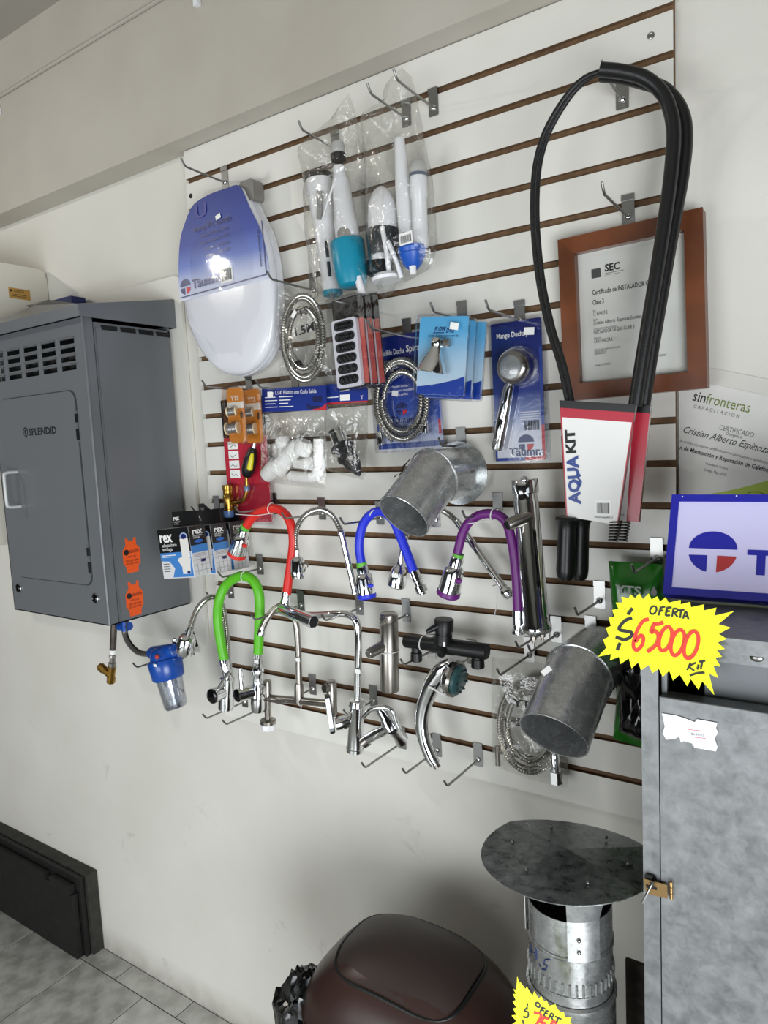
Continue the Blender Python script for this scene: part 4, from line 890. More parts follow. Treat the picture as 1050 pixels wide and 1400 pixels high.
bl_ = thing('flexible_spout', 'blue flexible tap spout partly behind the flanged elbow', 'tap spout', P(578, 812, .09), 'flexible tap spouts')
D2 = .085
mb = MB(); tub(mb, [(494, 770, D2), (491, 745, D2), (496, 718, D2), (509, 702, D2), (524, 700, D2), (538, 712, D2), (546, 730, D2), (555, 753, D2), (566, 783, D2)], 6.5, 16); build('tube', mb, BLUET, bl_)
spray(bl_, (495, 772, D2), (502, 818, D2), BLUET, 'blue_ring', rad=13); gband(bl_, (494, 769, D2), (496, 785, D2), 7.2)
mb = MB(); lat(mb, (566, 781, D2), (579, 813, D2), [(0, 6.8), (.4, 7), (.43, 6), (.6, 6), (.62, 8.4), (.9, 8.4), (.92, 5), (1, 5)], 20); build('connector', mb, CHROME, bl_); zip_tie(bl_, 511, 701, D2, 7.4, .9)
cb = thing('flexible_spout', 'chrome flexible spout hanging behind the flanged elbow', 'tap spout', P(697, 815, .06), 'flexible tap spouts')
D3 = .055
mb = MB(); tub(mb, [(549, 758, D3), (556, 730, D3), (568, 706, D3), (584, 695, D3), (602, 697, D3), (616, 705, D3), (626, 715, D3)], 4.6, 12, ribs=.006); build('flex_tube', mb, HOSEM, cb)
mb = MB(); lat(mb, (624, 712, D3), (690, 806, D3), [(0, 4.6), (.03, 5), (.95, 5.0), (.96, 5.6), (1, 5.6)], 16); build('rod', mb, CHROME, cb)
mb = MB(); lat(mb, (688, 803, D3), (698, 817, D3), [(0, 5.5), (.3, 8), (.7, 8), (1, 5)], 8); build('nut', mb, CHROME, cb)
mb = MB(); lat(mb, (550, 754, D3), (542, 802, D3), [(0, 3.6), (.3, 4.4), (.42, 6), (.5, 10), (.8, 13), (.95, 13.5), (1, 11)], 22); build('spray_head', mb, CHROME, cb); zip_tie(cb, 680, 800, D3, 6, .2, [(680, 806, D3), (679, 826, D3), (676, 843, .07)])
f_ = F(P(540, 787, .085), (1, 0, 0)); sticker(cb, f_, 0, 0, .016, .009, .0, 0)
pu = thing('flexible_spout', 'purple flexible tap spout left of the tall chrome faucet', 'tap spout', P(708, 862, DH), 'flexible tap spouts')
mb = MB(); tub(mb, [(625, 758, DH), (632, 730, DH), (643, 712, DH), (660, 703, DH), (680, 704, DH), (693, 716, DH), (701, 747, DH), (705, 780, DH), (707, 807, DH), (708, 838, DH)], 6.6, 16); build('tube', mb, PURPT, pu)
spray(pu, (626, 760, DH), (612, 815, DH), PURPT, 'purple_ring', rad=16); gband(pu, (627, 757, DH), (622, 777, DH), 7.6)
mb = MB(); lat(mb, (708, 834, DH), (708, 866, DH), [(0, 7.2), (.6, 7.2), (.62, 6), (.8, 6), (.82, 8.5), (1, 8.5)], 20); build('connector', mb, CHROME, pu); zip_tie(pu, 674, 703, DH, 8, 1.4, [(674, 711, DH), (655, 714, .12), (640, 716, .125)])
hook((375, 690), (322, 703), 'wire hook carrying the red flexible spout')
hook((441, 697), (385, 702), 'wire hook carrying the first chrome flexible spout')
hook((520, 703), (465, 707), 'wire hook with curled tip left of the blue spout')
hook((681, 693), (632, 702), 'wire hook carrying the purple flexible spout')
hook((596, 706), (560, 712), 'dark hook behind the flanged elbow for the chrome spout')

# tall chrome faucet
tf = thing('tall_faucet', 'tall cylindrical chrome basin faucet between purple spout and black handles', 'faucet', P(735, 866, .10), 'chrome and steel faucets')
DT = .10
mb = MB(); lat(mb, (718, 672, DT), (734, 864, DT), [(0, 15.5), (.06, 15.8), (.07, 16.8), (.93, 18.2), (.95, 21), (.985, 21), (1, 19)], 32); build('body', mb, CHROME, tf)
mb = MB(); lat(mb, (717, 655, DT), (718.5, 674, DT), [(0, 17), (.08, 18.2), (.95, 18.2), (1, 17)], 32); build('cap', mb, CHROME, tf)
k = mpp(718, 655, DT); mb = MB(); mb.ball(P(717, 656, DT + .02), 5.4 * k, 14); mb.cyl(P(717, 660, DT + .016), P(718, 668, DT + .018), .002); build('cap_knob', mb, CHROME, tf)
mb = MB(); lat(mb, (723, 705, DT + .01), (694, 718, DT + .045), [(0, 9.5), (.2, 9), (.9, 8.6), (1, 7.4)], 24); build('spout', mb, STEEL, tf)
mb = MB(); lat(mb, (695.5, 717.3, DT + .043), (693.6, 718.4, DT + .047), [(0, 7), (1, 6)], 20); build('aerator', mb, DKMET, tf)
for x, y in ((729, 870), (741, 866)):
    mb = MB(); lat(mb, (x, y - 10, DT), (x + .6, y + 9, DT), [(0, 2.6), (.5, 2.6), (.52, 4.6), (.75, 4.6), (.77, 2.4), (1, 2.4)], 8); build('fixing_bolt', mb, STEEL, tf)
hook((744, 858), (705, 880), 'left of two crossed hook tips under the tall faucet')
hook((761, 862), (722, 882), 'right of two crossed hook tips under the tall faucet')
hook((820, 815), (786, 832), 'empty wire hook left of the green foil bag')

# boxed toilet seals
BX = thing('seal_box', 'front black and white carton of toilet seal with blue band', 'carton', P(240, 792, .2), 'toilet seal cartons')
f_, w_, h_ = card((211, 725.5), (255, 720.5), (268.5, 789), (228, 791), .20)
T_ = .052
BOXW = mat('white_carton', 'D5D6D8', .4, coat=.2); BOXK = mat('black_carton', '0D0D0F', .35, coat=.3); BOXB = mat('blue_carton_print', '3F7FC4', .4, coat=.2)
body = build('box', MB().box(f_, 0, w_, 0, h_, -T_, 0), BOXW, BX, smooth=0, bev=.001)
fsd = F(f_.p(w_, 0, 0), -f_.n, f_.v)   # right hand side
build('black_front', MB().box(f_, .0003, w_ - .0003, h_ * .52, h_, .0001, .0007), BOXK, body, smooth=0); build('blue_front', MB().prism(f_, [(.0003, h_ * .36), (w_ * .97, h_ * .30), (w_ * .97, h_ * .52), (.0003, h_ * .52)], .0001, .0007).prism(f_, [(w_ * .32, .02 * h_), (w_ * .97, .02 * h_), (w_ * .97, h_ * .3), (w_ * .25, h_ * .36), (w_ * .42, h_ * .2)], .0001, .0006), BOXB, body, smooth=0)
build('black_side', MB().box(fsd, .0003, T_ - .0003, h_ * .62, h_, .0001, .0007), BOXK, body, smooth=0); build('blue_side', MB().box(fsd, .0003, T_ - .0003, h_ * .47, h_ * .62, .0001, .0007), BOXB, body, smooth=0)
mb = MB()
for k in range(1, 4): mb.box(fsd, T_ * k / 4 - .0002, T_ * k / 4 + .0002, .004, h_ * .36, .0003, .0008)
for k in range(1, 4): mb.box(fsd, .002, T_ - .002, h_ * .11 * k - .0002, h_ * .11 * k + .0002, .0003, .0008)
for k in range(3): mb.box(fsd, .006, T_ - .008, h_ * (.44 - .025 * k), h_ * (.444 - .025 * k), .0003, .0008)
build('side_grid', mb, GREYINK, body, smooth=0)
lt = MB(); lt.text('rex', f_, w_ * .05, h_ * .74, .027, .001, width=w_ * .42, bold=0.03); lt.text('sello sanitario', f_, w_ * .1, h_ * .64, .009, .001, width=w_ * .48); lt.text('antifuga', f_, w_ * .1, h_ * .56, .009, .001, width=w_ * .32); lt.box(f_, w_ * .06, w_ * .5, h_ * .46, h_ * .475, .0005, .001); lt.box(f_, w_ * .06, w_ * .42, h_ * .43, h_ * .44, .0005, .001)
build('lettering', lt, WHITEPRINT, body, smooth=0)
lt = MB(); lt.text('rex', fsd, T_ * .18, h_ * .84, .015, .001, width=T_ * .62, bold=0.03); lt.text('sello sanitario', fsd, T_ * .2, h_ * .79, .005, .001, width=T_ * .55); lt.text('antifuga', fsd, T_ * .2, h_ * .75, .005, .001, width=T_ * .4); build('side_lettering', lt, WHITEPRINT, body, smooth=0)
build('side_ring_picture', MB().flat(fsd, ell(T_ * .5, h_ * .69, T_ * .26, h_ * .035, 18), .001), mat('blue_ring_print', '2A62B8', .4), body, smooth=0); build('side_dot_picture', MB().flat(fsd, ell(T_ * .62, h_ * .30, T_ * .16, h_ * .03, 16), .001), NAVY, body, smooth=0)
lt = MB()
for k in range(4): lt.box(f_, w_ * .06, w_ * (.26 - .02 * (k % 2)), h_ * (.29 - .05 * k), h_ * (.30 - .05 * k), .0003, .001)
build('small_print', lt, INK, body, smooth=0)
mb = MB(); mb.prism(f_, [(w_ * .70, h_ * .40), (w_ * .96, h_ * .40), (w_ * .95, h_ * .78), (w_ * .70, h_ * .78)], .0006, .0012); mb.prism(f_, [(w_ * .55, h_ * .36)] + [(w_ * (.76 + .21 * math.cos(t)), h_ * (.36 + .06 * math.sin(t))) for t in [math.pi * .9 - k * .28 for k in range(10)]] + [(w_ * .92, h_ * .24), (w_ * .90, h_ * .08), (w_ * .66, h_ * .08), (w_ * .66, h_ * .22)], .0008, .0014)
build('toilet_picture', mb, mat('toilet_print', 'DEDBD6', .45), body, smooth=0)
build('badge', MB().flat(f_, ell(w_ * .83, h_ * .82, w_ * .12, h_ * .075, 20), .001), mat('badge_print', '9FB4D6', .4), body, smooth=0); build('badge_ring', MB().flat(f_, ell(w_ * .83, h_ * .82, w_ * .085, h_ * .052, 20), .0014), NAVY, body, smooth=0)
build('dot_picture', MB().flat(f_, ell(w_ * .85, h_ * .11, w_ * .05, h_ * .03, 14), .0018), NAVY, body, smooth=0)
# hanging flap
fb = F(f_.p(0, h_, -T_ * .75), f_.u, f_.v)
flp = build('hang_flap', MB().prism(fb, [(w_ * .12, 0), (w_ * 1.0, 0), (w_ * .98, .036), (w_ * .16, .040)], -.0006, .0006), BOXK, BX, smooth=0)
lt = MB(); lt.text('rex', fb, w_ * .18, .018, .012, .0011, width=w_ * .2, bold=0.03); lt.text('sello sanitario', fb, w_ * .18, .012, .004, .0011, width=w_ * .22); lt.text('antifuga', fb, w_ * .18, .007, .004, .0011, width=w_ * .16); build('flap_lettering', lt, WHITEPRINT, flp, smooth=0)
B2 = copy_tree(BX, None, (0.004, .066, -.004), 'second toilet seal carton, between the front and rear ones')
B3 = copy_tree(BX, None, (.006, .128, -.006), 'third toilet seal carton, nearest the panel')
mb = MB(); f2 = F(P(274, 722, .075), (1, 0, 0)); pf = [(0, 0), (0, .064), (.018, .066), (.07, .034), (.098, 0)]
bk = MB().prism(f2, pf, -.0006, .0006); fl2 = tag(build('carton_flap', bk, BOXK, None, smooth=0), 'black folded hanging flap standing up behind the toilet seal cartons', 'carton flap')
lt = MB(); lt.text('rex', f2, .004, .048, .010, .0011, width=.018, bold=0.03); build('lettering', lt, WHITEPRINT, fl2, smooth=0)
hook((356, 773), (298, 781), 'wire hook right of the toilet seal cartons')

# blue water filter
fi = thing('water_filter', 'blue water filter with clear bowl under the grey cabinet corner', 'water filter', P(240, 968, .15))
DF = .15
mb = MB(); lat(mb, (221, 884, DF), (231, 928, DF), [(0, 10), (.06, 15), (.22, 18), (.35, 19), (.38, 22.5), (.42, 23.5), (.93, 22), (1, 19)], 28); build('cap', mb, FILTB, fi)
mb = MB(); lat(mb, (207, 893, DF), (240, 889, DF), [(0, 8), (.1, 9.5), (.9, 9.5), (1, 8)], 20); build('port', mb, FILTB, fi)
mb = MB(); lat(mb, (230, 922, DF), (241, 967, DF), [(0, 18.5), (.1, 18), (.93, 15.8), (1, 14), (1, 13), (.95, 14.6), (.1, 16.6), (0, 17)], 28, False); build('bowl', mb, CLEARC, fi)
mb = MB(); lat(mb, (231, 926, DF), (239.5, 962, DF), [(0, 9.5), (.75, 9.2), (.78, 11), (1, 11)], 20); build('cartridge', mb, clearmat('frosted_cartridge', .18, (.80, .81, .84), .25, .1, 20, .6), fi)
mb = MB(); lat(mb, (240, 964.5, DF), (241, 968, DF), [(0, 14), (1, 12)], 24); build('bowl_base', mb, mat('smoke_plastic', '777B84', .25), fi)
build('button', MB().ball(P(215, 898, DF + .037), .0065, 12), mat('red_button', 'B5392E', .4), fi)
fbk = F(P(258, 872, .10), (1, 0, 0)); build('bracket', MB().prism(fbk, [(-.01, .02), (.018, .022), (.034, -.02), (-.01, -.022)], -.004, .002), BLACKP, fi, bev=.002)
f_ = F(P(212, 910, DF + .045), (1, 0, 0)); sticker(fi, f_, 0, 0, .013, .007, .0, 0)
hook((262, 884), (173, 901), 'wire hook carrying the blue water filter')

# chrome faucet with flexible spout (far left)
DA = .13
lf = thing('kitchen_faucet', 'chrome faucet with flexible chrome spout beside the blue filter', 'faucet', P(310, 972, DA), 'chrome and steel faucets')
mb = MB(); tub(mb, [(258, 868, DA), (263, 850, DA), (270, 833, DA), (281, 820, DA), (293, 816, DA - .01), (303, 826, DA - .02), (308, 850, DA - .03), (311, 880, DA - .03), (312, 915, DA - .03)], 4.2, 12, ribs=.006); build('flex_spout', mb, HOSEM, lf)
mb = MB(); lat(mb, (261, 858, DA), (250, 895, DA), [(0, 4.5), (.25, 5), (.3, 9), (.4, 12), (.8, 14), (.92, 13), (1, 10)], 22); build('spray_head', mb, CHROME, lf)
mb = MB(); lat(mb, (239, 873, DA + .01), (238, 880, DA + .01), [(0, 2.5), (.5, 3.5), (1, 2.5)], 10); build('switch', mb, CHROME, lf)
mb = MB(); lat(mb, (311, 905, DA - .03), (309, 968, DA - .03), [(0, 6), (.3, 7), (.35, 10), (1, 11)], 24); build('body', mb, CHROME, lf)
mb = MB(); lat(mb, (309, 944, DA - .03), (290, 952, DA + .02), [(0, 8), (.4, 9.5), (1, 10.2)], 24); build('cartridge_housing', mb, CHROME, lf)
mb = MB(); lat(mb, (290.5, 951.8, DA + .019), (288.4, 952.6, DA + .024), [(0, 10.2), (.6, 10), (1, 8.6)], 24); build('black_cap', mb, BLACKG, lf)
mb = MB(); tub(mb, [(296, 946, DA + .01), (305, 930, DA + .01), (315, 917, DA + .01)], 2.2, 10); build('lever', mb, CHROME, lf)
# green faucet
DG = .115
gf = thing('kitchen_faucet', 'chrome faucet with arched green rubber spout', 'faucet', P(353, 972, DG), 'chrome and steel faucets')
mb = MB(); tub(mb, [(306.5, 902, DG + .01), (300, 868, DG + .01), (297.5, 842, DG + .01), (300, 819, DG + .01), (309, 800, DG), (324, 789, DG), (337, 788, DG), (348, 796, DG), (354, 812, DG), (355, 832, DG), (354.5, 855, DG), (353, 893, DG)], 6.8, 16); build('spout_tube', mb, GREENT, gf)
mb = MB(); lat(mb, (305.5, 899, DG + .01), (311, 926, DG + .01), [(0, 6), (.1, 6.8), (.9, 6.2), (1, 5.6)], 20); build('spout_nozzle', mb, CHROME, gf)
mb = MB(); lat(mb, (353, 890, DG), (352.5, 972, DG), [(0, 6), (.22, 6.2), (.24, 5), (.3, 8), (.36, 8.5), (.4, 7), (.55, 7), (.6, 10), (.95, 10), (1, 8.5)], 24); build('body', mb, CHROME, gf)
f_ = F(P(351, 905, DG + .02), (1, 0, 0)); sticker(gf, f_, 0, 0, .011, .009, .0, 0)
mb = MB(); lat(mb, (351, 944, DG), (325, 951, DG + .045), [(0, 9.5), (.4, 9), (1, 9)], 24); build('cartridge_housing', mb, CHROME, gf)
mb = MB(); lat(mb, (325.3, 950.9, DG + .0445), (323.2, 951.6, DG + .049), [(0, 9), (.6, 8.8), (1, 7.4)], 24); build('black_cap', mb, BLACKG, gf)
mb = MB(); lat(mb, (331, 945, DG + .035), (328.5, 914, DG + .03), [(0, 3.6), (.5, 3.2), (1, 2.8)], 12); build('lever', mb, CHROME, gf); zip_tie(gf, 335, 788, DG, 7.8, 1.5)
hook((316, 806), (282, 806), 'dark hook behind the top of the green spout')
hook((335, 955), (277, 975), 'left wire hook tip below the green spout faucet')
hook((362, 962), (304, 982), 'right wire hook tip below the green spout faucet')
# steel bridge faucet
DBF = .09
bf = thing('bridge_faucet', 'brushed steel bridge faucet with thin curved spout', 'faucet', P(366, 996, DBF), 'chrome and steel faucets')
mb = MB(); tub(mb, [(409, 950, DBF), (408.5, 920, DBF), (407.5, 885, DBF), (405, 855, DBF), (398, 836, DBF), (386, 828, DBF + .01), (374, 834, DBF + .02), (365, 846, DBF + .03), (359.5, 858, DBF + .035)], 4.4, 14); build('spout', mb, STEEL, bf)
mb = MB(); lat(mb, (360, 856, DBF + .035), (356.5, 868, DBF + .037), [(0, 4.8), (.5, 5.2), (.55, 5.6), (1, 5.4)], 18); build('aerator', mb, CHROME, bf)
f_ = F(P(407, 902, DBF + .012), (1, 0, 0)); sticker(bf, f_, 0, 0, .013, .009, .1, 0)
mb = MB(); lat(mb, (363, 954, DBF), (452, 962, DBF), [(0, 5), (1, 5)], 20); build('bridge_bar', mb, STEEL, bf)
mb = MB(); lat(mb, (408.5, 934, DBF), (409, 960, DBF), [(0, 5.5), (.2, 6.5), (1, 6.5)], 20); build('centre_collar', mb, STEEL, bf)
mb = MB(); lat(mb, (365.5, 930, DBF), (366.5, 984, DBF), [(0, 4.6), (.03, 5.6), (.4, 5.8), (.42, 4.6), (1, 4.6)], 20); build('column', mb, STEEL, bf)
mb = MB(); lat(mb, (366.5, 983, DBF), (366.6, 989, DBF), [(0, 8), (.2, 11), (.9, 11), (1, 10)], 24); build('flange', mb, STEEL, bf)
mb = MB(); lat(mb, (366.6, 988, DBF), (366.8, 996, DBF), [(0, 11), (1, 10.5)], 8); build('nylon_nut', mb, WHITEP, bf)
mb = MB(); lat(mb, (453, 930, DBF), (454, 978, DBF), [(0, 5), (.05, 7), (.95, 7.5), (1, 6)], 20); build('column', mb, STEEL, bf)
mb = MB(); lat(mb, (453, 940, DBF), (443, 941, DBF + .02), [(0, 4), (.3, 6), (1, 6)], 16); build('knob', mb, STEEL, bf); zip_tie(bf, 412, 958, DBF, 6.5, 1.5, [(412, 965, DBF), (411, 972, DBF)])
hook((412, 823), (342, 823), 'wire hook carrying the thin curved steel spout')
hook((428, 937), (378, 962), 'wire hook carrying the bridge faucet bar')
# gooseneck faucet with cylindrical spray
DN = .085
gn = thing('gooseneck_faucet', 'chrome gooseneck faucet with square bend and wide cylinder end', 'faucet', P(487, 1026, DN), 'chrome and steel faucets')
mb = MB(); tub(mb, [(489, 962, DN), (489.5, 920, DN), (490, 880, DN), (489, 856, DN), (483, 844, DN), (470, 839, DN), (450, 840, DN), (425, 841, DN + .005), (400, 838, DN + .01)], 5.2, 16); build('neck', mb, CHROME, gn)
mb = MB(); lat(mb, (384, 832, DN + .03), (429, 850, DN + .05), [(0, 7), (.03, 8.2), (.97, 8.8), (1, 8.8), (1, 7.6), (.9, 7.4)], 28, False); build('spray_cylinder', mb, CHROME, gn)
mb = MB(); lat(mb, (427, 849.3, DN + .049), (428.6, 849.9, DN + .0498), [(0, 7.5), (1, 7.4)], 24); build('spray_mouth', mb, BLACKP, gn)
mb = MB(); lat(mb, (384.6, 832.3, DN + .0302), (383, 831.6, DN + .0296), [(0, 7), (1, 5)], 24); build('spray_end', mb, CHROME, gn)
f_ = F(P(489, 918, DN + .012), (1, 0, 0)); sticker(gn, f_, 0, 0, .014, .010, .0, 0)
mb = MB(); lat(mb, (488.5, 956, DN), (485, 1026, DN), [(0, 8), (.02, 11), (.12, 12), (.14, 11), (.93, 11.4), (.94, 12.4), (1, 12.4)], 28); build('body', mb, CHROME, gn)
mb = MB(); lat(mb, (486, 984, DN), (459, 990, DN + .03), [(0, 8), (.45, 8.4), (.5, 9.4), (1, 9)], 24); build('cartridge_housing', mb, CHROME, gn)
c0_ = P(451, 976, DN + .045); f_ = F(c0_, P(456, 1003, DN + .045) - P(448, 949, DN + .045), V((1, -1, 0)))
L_ = (P(456, 1003, DN + .045) - P(448, 949, DN + .045)).length; build('lever', MB().prism(f_, rrect(-L_ / 2, -.009, L_ / 2, .009, .0085, 5), -.006, .006), mat('dark_chrome', '6C6E70', .08, 1.0), gn, bev=.003); zip_tie(gn, 470, 839, DN, 6.4, 0.0)
hook((492, 827), (440, 843), 'wire hook carrying the gooseneck faucet')
hook((511, 953), (470, 975), 'dark hook plate right of the gooseneck body')
# small chrome basin faucet
DS_ = .09
bs = thing('basin_faucet', 'small curved chrome basin faucet tied right of the gooseneck', 'faucet', P(520, 1015, DS_), 'chrome and steel faucets')
mb = MB(); tub(mb, [(498, 1014, DS_), (510, 1006, DS_), (524, 999, DS_), (534, 992, DS_)], 7.5, 16); build('spout', mb, CHROME, bs)
mb = MB(); lat(mb, (536, 998, DS_), (521, 968, DS_), [(0, 10), (.3, 10.5), (.6, 8), (.9, 9), (1, 8)], 22); build('body', mb, CHROME, bs)
mb = MB(); tub(mb, [(497, 980, DS_ + .02), (508, 970, DS_ + .02), (524, 967, DS_ + .015), (536, 972, DS_ + .01), (541, 985, DS_ + .005), (546, 997, DS_)], 3.6, 12); build('lever', mb, CHROME, bs)
mb = MB(); lat(mb, (502, 1012, DS_), (496, 1017, DS_ + .005), [(0, 8), (1, 7)], 18); build('aerator', mb, STEEL, bs)
mb = MB(); lat(mb, (537, 996, DS_), (549, 1012, DS_ - .03), [(0, 9), (.6, 8), (1, 10)], 20); build('base', mb, CHROME, bs); zip_tie(bs, 518, 1003, DS_, 9, .8)
hook((550, 1010), (494, 1033), 'wire hook tip below the small curved basin faucet')
# brushed basin faucet
DBB = .075
bb = thing('basin_faucet', 'brushed steel cylindrical basin faucet with angled spout', 'faucet', P(533, 945, DBB), 'chrome and steel faucets')
mb = MB(); lat(mb, (531.5, 849, DBB), (533, 944, DBB), [(0, 12), (.01, 12.8), (.98, 13), (1, 12.4)], 32); build('body', mb, STEEL, bb)
mb = MB(); lat(mb, (531.2, 838, DBB), (531.6, 850, DBB), [(0, 10), (.15, 12.6), (.9, 12.6), (1, 12)], 32); build('handle', mb, STEEL, bb)
mb = MB(); lat(mb, (531, 842, DBB + .012), (520, 854, DBB + .03), [(0, 2.6), (1, 2.2)], 10); build('lever_pin', mb, STEEL, bb)
mb = MB(); lat(mb, (531, 879, DBB), (504, 894, DBB + .05), [(0, 7.8), (.9, 7.2), (1, 6.4)], 24); build('spout', mb, STEEL, bb)
mb = MB(); lat(mb, (505.5, 893.2, DBB + .047), (502.5, 894.8, DBB + .053), [(0, 5.6), (1, 4.8)], 20); build('aerator', mb, CHROME, bb); zip_tie(bb, 532, 890, DBB, 13.6, 0.05)
hook((556, 836), (520, 850), 'wire hook carrying the brushed cylindrical faucet')
# black shower mixer
DX = .085
bm = thing('shower_mixer', 'matt black bar shower mixer with top lever', 'shower mixer', P(608, 912, DX))
mb = MB(); lat(mb, (554, 876, DX), (666, 891, DX), [(0, 8), (.02, 9.2), (.33, 9.2), (.37, 11), (.6, 11), (.64, 10.2), (.98, 10.6), (1, 9.4)], 28); build('bar', mb, BLACKM, bm)
mb = MB(); lat(mb, (606, 880, DX + .008), (607, 846, DX + .008), [(0, 12), (.4, 12), (.42, 11), (.5, 11), (.52, 13), (.95, 13.4), (1, 12)], 28); build('knob', mb, BLACKM, bm)
mb = MB(); lat(mb, (600, 855, DX + .02), (583, 864, DX + .04), [(0, 5), (.6, 4), (1, 2.5)], 14); build('lever', mb, BLACKM, bm)
mb = MB(); lat(mb, (605, 884, DX + .012), (603, 896, DX + .03), [(0, 7), (.8, 6.6), (1, 5)], 20); build('outlet', mb, BLACKM, bm)
for (x, y, s_) in ((569, 884, 8.2), (653, 893, 9.4)):
    mb = MB(); lat(mb, (x, y, DX), (x + .5, y + 20, DX), [(0, s_ * .8), (.35, s_ * .8), (.4, s_ * .95), (.95, s_), (1, s_ * .85)], 10); build('union_nut', mb, BLACKM, bm)
f_ = F(P(604, 880.5, DX + .024), (1, 0, 0)); sticker(bm, f_, 0, 0, .016, .0095, -.03, 0); zip_tie(bm, 578, 879, DX, 10, 1.5)
hook((590, 885), (548, 906), 'wire hook under the left half of the black mixer')
hook((645, 893), (610, 905), 'wire hook under the right half of the black mixer')
# chrome hand shower
DHS = .09
hsx = thing('hand_shower', 'curved chrome hand shower with teal spray face hanging down', 'hand shower', P(596, 1050, DHS))
kk = mpp(590, 960, DHS)
path = [(618, 906, DHS), (604, 917, DHS), (591, 936, DHS), (581, 960, DHS), (577, 985, DHS), (580, 1010, DHS), (588, 1033, DHS), (595, 1045, DHS)]
q = spl([P(*c) for c in path], 6); rs = [8, 12, 12.5, 11, 10.2, 9.6, 9, 8]; rad = [kk * np.interp(i / 6, range(8), rs) for i in range(len(q))]
build('handle', MB().tube(q, [float(r) for r in rad], 20), CHROME, hsx)
mb = MB(); lat(mb, (606, 922, DHS), (622, 928, DHS), [(0, 10), (.3, 19), (.7, 25), (1, 25)], 28); build('head', mb, CHROME, hsx)
mb = MB(); lat(mb, (621, 927.6, DHS), (625, 929, DHS), [(0, 25.5), (1, 25)], 28); build('head_ring', mb, STEEL, hsx)
mb = MB(); lat(mb, (625, 929, DHS), (631, 931, DHS), [(0, 22), (.6, 21), (1, 17)], 28); build('spray_face', mb, mat('teal_spray_face', '2E4F52', .35), hsx)
for i in range(9):
    t = i * .7; a = V((math.cos(t) * 14 * kk, 0, math.sin(t) * 14 * kk)); c = P(629.5, 930.4, DHS); ax_ = (P(631, 931, DHS) - P(625, 929, DHS)).normalized(); up = V((0, -1, 0)); n1 = (up - ax_ * up.dot(ax_)).normalized(); n2 = ax_.cross(n1)
    o_ = c + n1 * math.cos(t) * 15 * kk + n2 * math.sin(t) * 15 * kk; build('nozzle', MB().cyl(o_, o_ + ax_ * .006, .0024, seg=8), mat('dark_nozzle', '1B2A2C', .4), hsx)
mb = MB(); lat(mb, (594, 1043, DHS), (599, 1050, DHS), [(0, 5.5), (.3, 5), (1, 4.8)], 14); build('thread', mb, STEEL, hsx)
mb = MB(); lat(mb, (586, 938, DHS + .02), (610, 952, DHS + .02), [(0, 1.6), (1, 1.6)], 8); build('cable_tie', mb, mat('white_nylon', 'D8D8D6', .4), hsx)
hook((598, 1020), (550, 1046), 'wire hook tip left of the hand shower end')
hook((654, 1033), (607, 1058), 'empty wire hook at the panel bottom right of hand shower')
# bagged shower hose 2 m
h2 = thing('bagged_shower_hose', 'long coiled shower hose in clear bag behind the downward elbow', 'bagged hose', P(725, 1068, .03), 'bagged shower hoses')
q = resample(coil(724, 991, 44, 66, .032, 3.2, 1, grow=.10, t0=.4), .0030)
build('hose', MB().tube(q, [.0068 if i % 2 else .0045 for i in range(len(q))], 8), HOSEM, h2)
mb = MB(); lat(mb, (757, 1018, .036), (760, 1056, .036), [(0, 5), (.3, 5.4), (.35, 6.6), (1, 6.8)], 16); build('connector', mb, CHROME, h2)
mb = MB(); lat(mb, (760, 1054, .036), (760.5, 1070, .036), [(0, 9), (1, 9)], 6); build('hex_nut', mb, CHROME, h2)
mb = MB(); lat(mb, (680, 1020, .036), (681, 1046, .036), [(0, 3.4), (1, 3.6)], 12); build('thin_connector', mb, STEEL, h2)
f_ = F(P(702, 965, .05), (1, 0, 0)); lt = MB(); lt.text('YTS', f_, 0, 0, .016, 0, width=.050, bold=0.025); lt.text('2.0M', f_, .004, -.040, .017, 0, width=.060, bold=0.03); build('lettering', lt, INK, h2, smooth=0)
build('bag', pillow([(672, 898), (720, 902), (775, 915), (778, 990), (776, 1078), (725, 1066), (674, 1047), (672, 970)], .030, .022, .022, .004, seed=22), CLEARB, h2, smooth=80)
hook((724, 890), (680, 928), 'wire hook carrying the bagged hose behind the elbow')

# ------------------------------------------------------------------ right hand side: framed certificate, paper certificate
fr = thing('framed_certificate', 'certificate in a brown wooden frame behind the black hose', 'picture frame', P(868, 545, .03))
f_, w_, h_ = card((764, 327.5), (960.5, 283), (967, 530), (770, 549), .034)
bw = .030
def mitre(pts): return MB().prism(f_, pts, -.030, 0)
for nm, pts in (('rail', [(0, 0), (w_, 0), (w_ - bw, bw), (bw, bw)]), ('rail', [(0, h_), (bw, h_ - bw), (w_ - bw, h_ - bw), (w_, h_)]), ('stile', [(0, 0), (bw, bw), (bw, h_ - bw), (0, h_)]), ('stile', [(w_, 0), (w_, h_), (w_ - bw, h_ - bw), (w_ - bw, bw)])):
    build(nm, mitre(pts), WOOD, fr, smooth=0, bev=.0025)
pp = build('certificate_paper', MB().box(f_, bw - .004, w_ - bw + .004, bw - .004, h_ - bw + .004, -.020, -.0185), PAPER, fr, smooth=0)
iw, ih = w_ - 2 * bw, h_ - 2 * bw
def cx_(t): return bw + iw * t
def cy_(t): return bw + ih * t
C_ = -.0180
build('crest', MB().box(f_, cx_(.13), cx_(.22), cy_(.80), cy_(.87), C_ - .0003, C_), mat('grey_crest', '4A4A4A', .6), pp, smooth=0); lt = MB()
lt.text('SEC', f_, cx_(.26), cy_(.835), .0125, C_, width=iw * .145, bold=0.03)
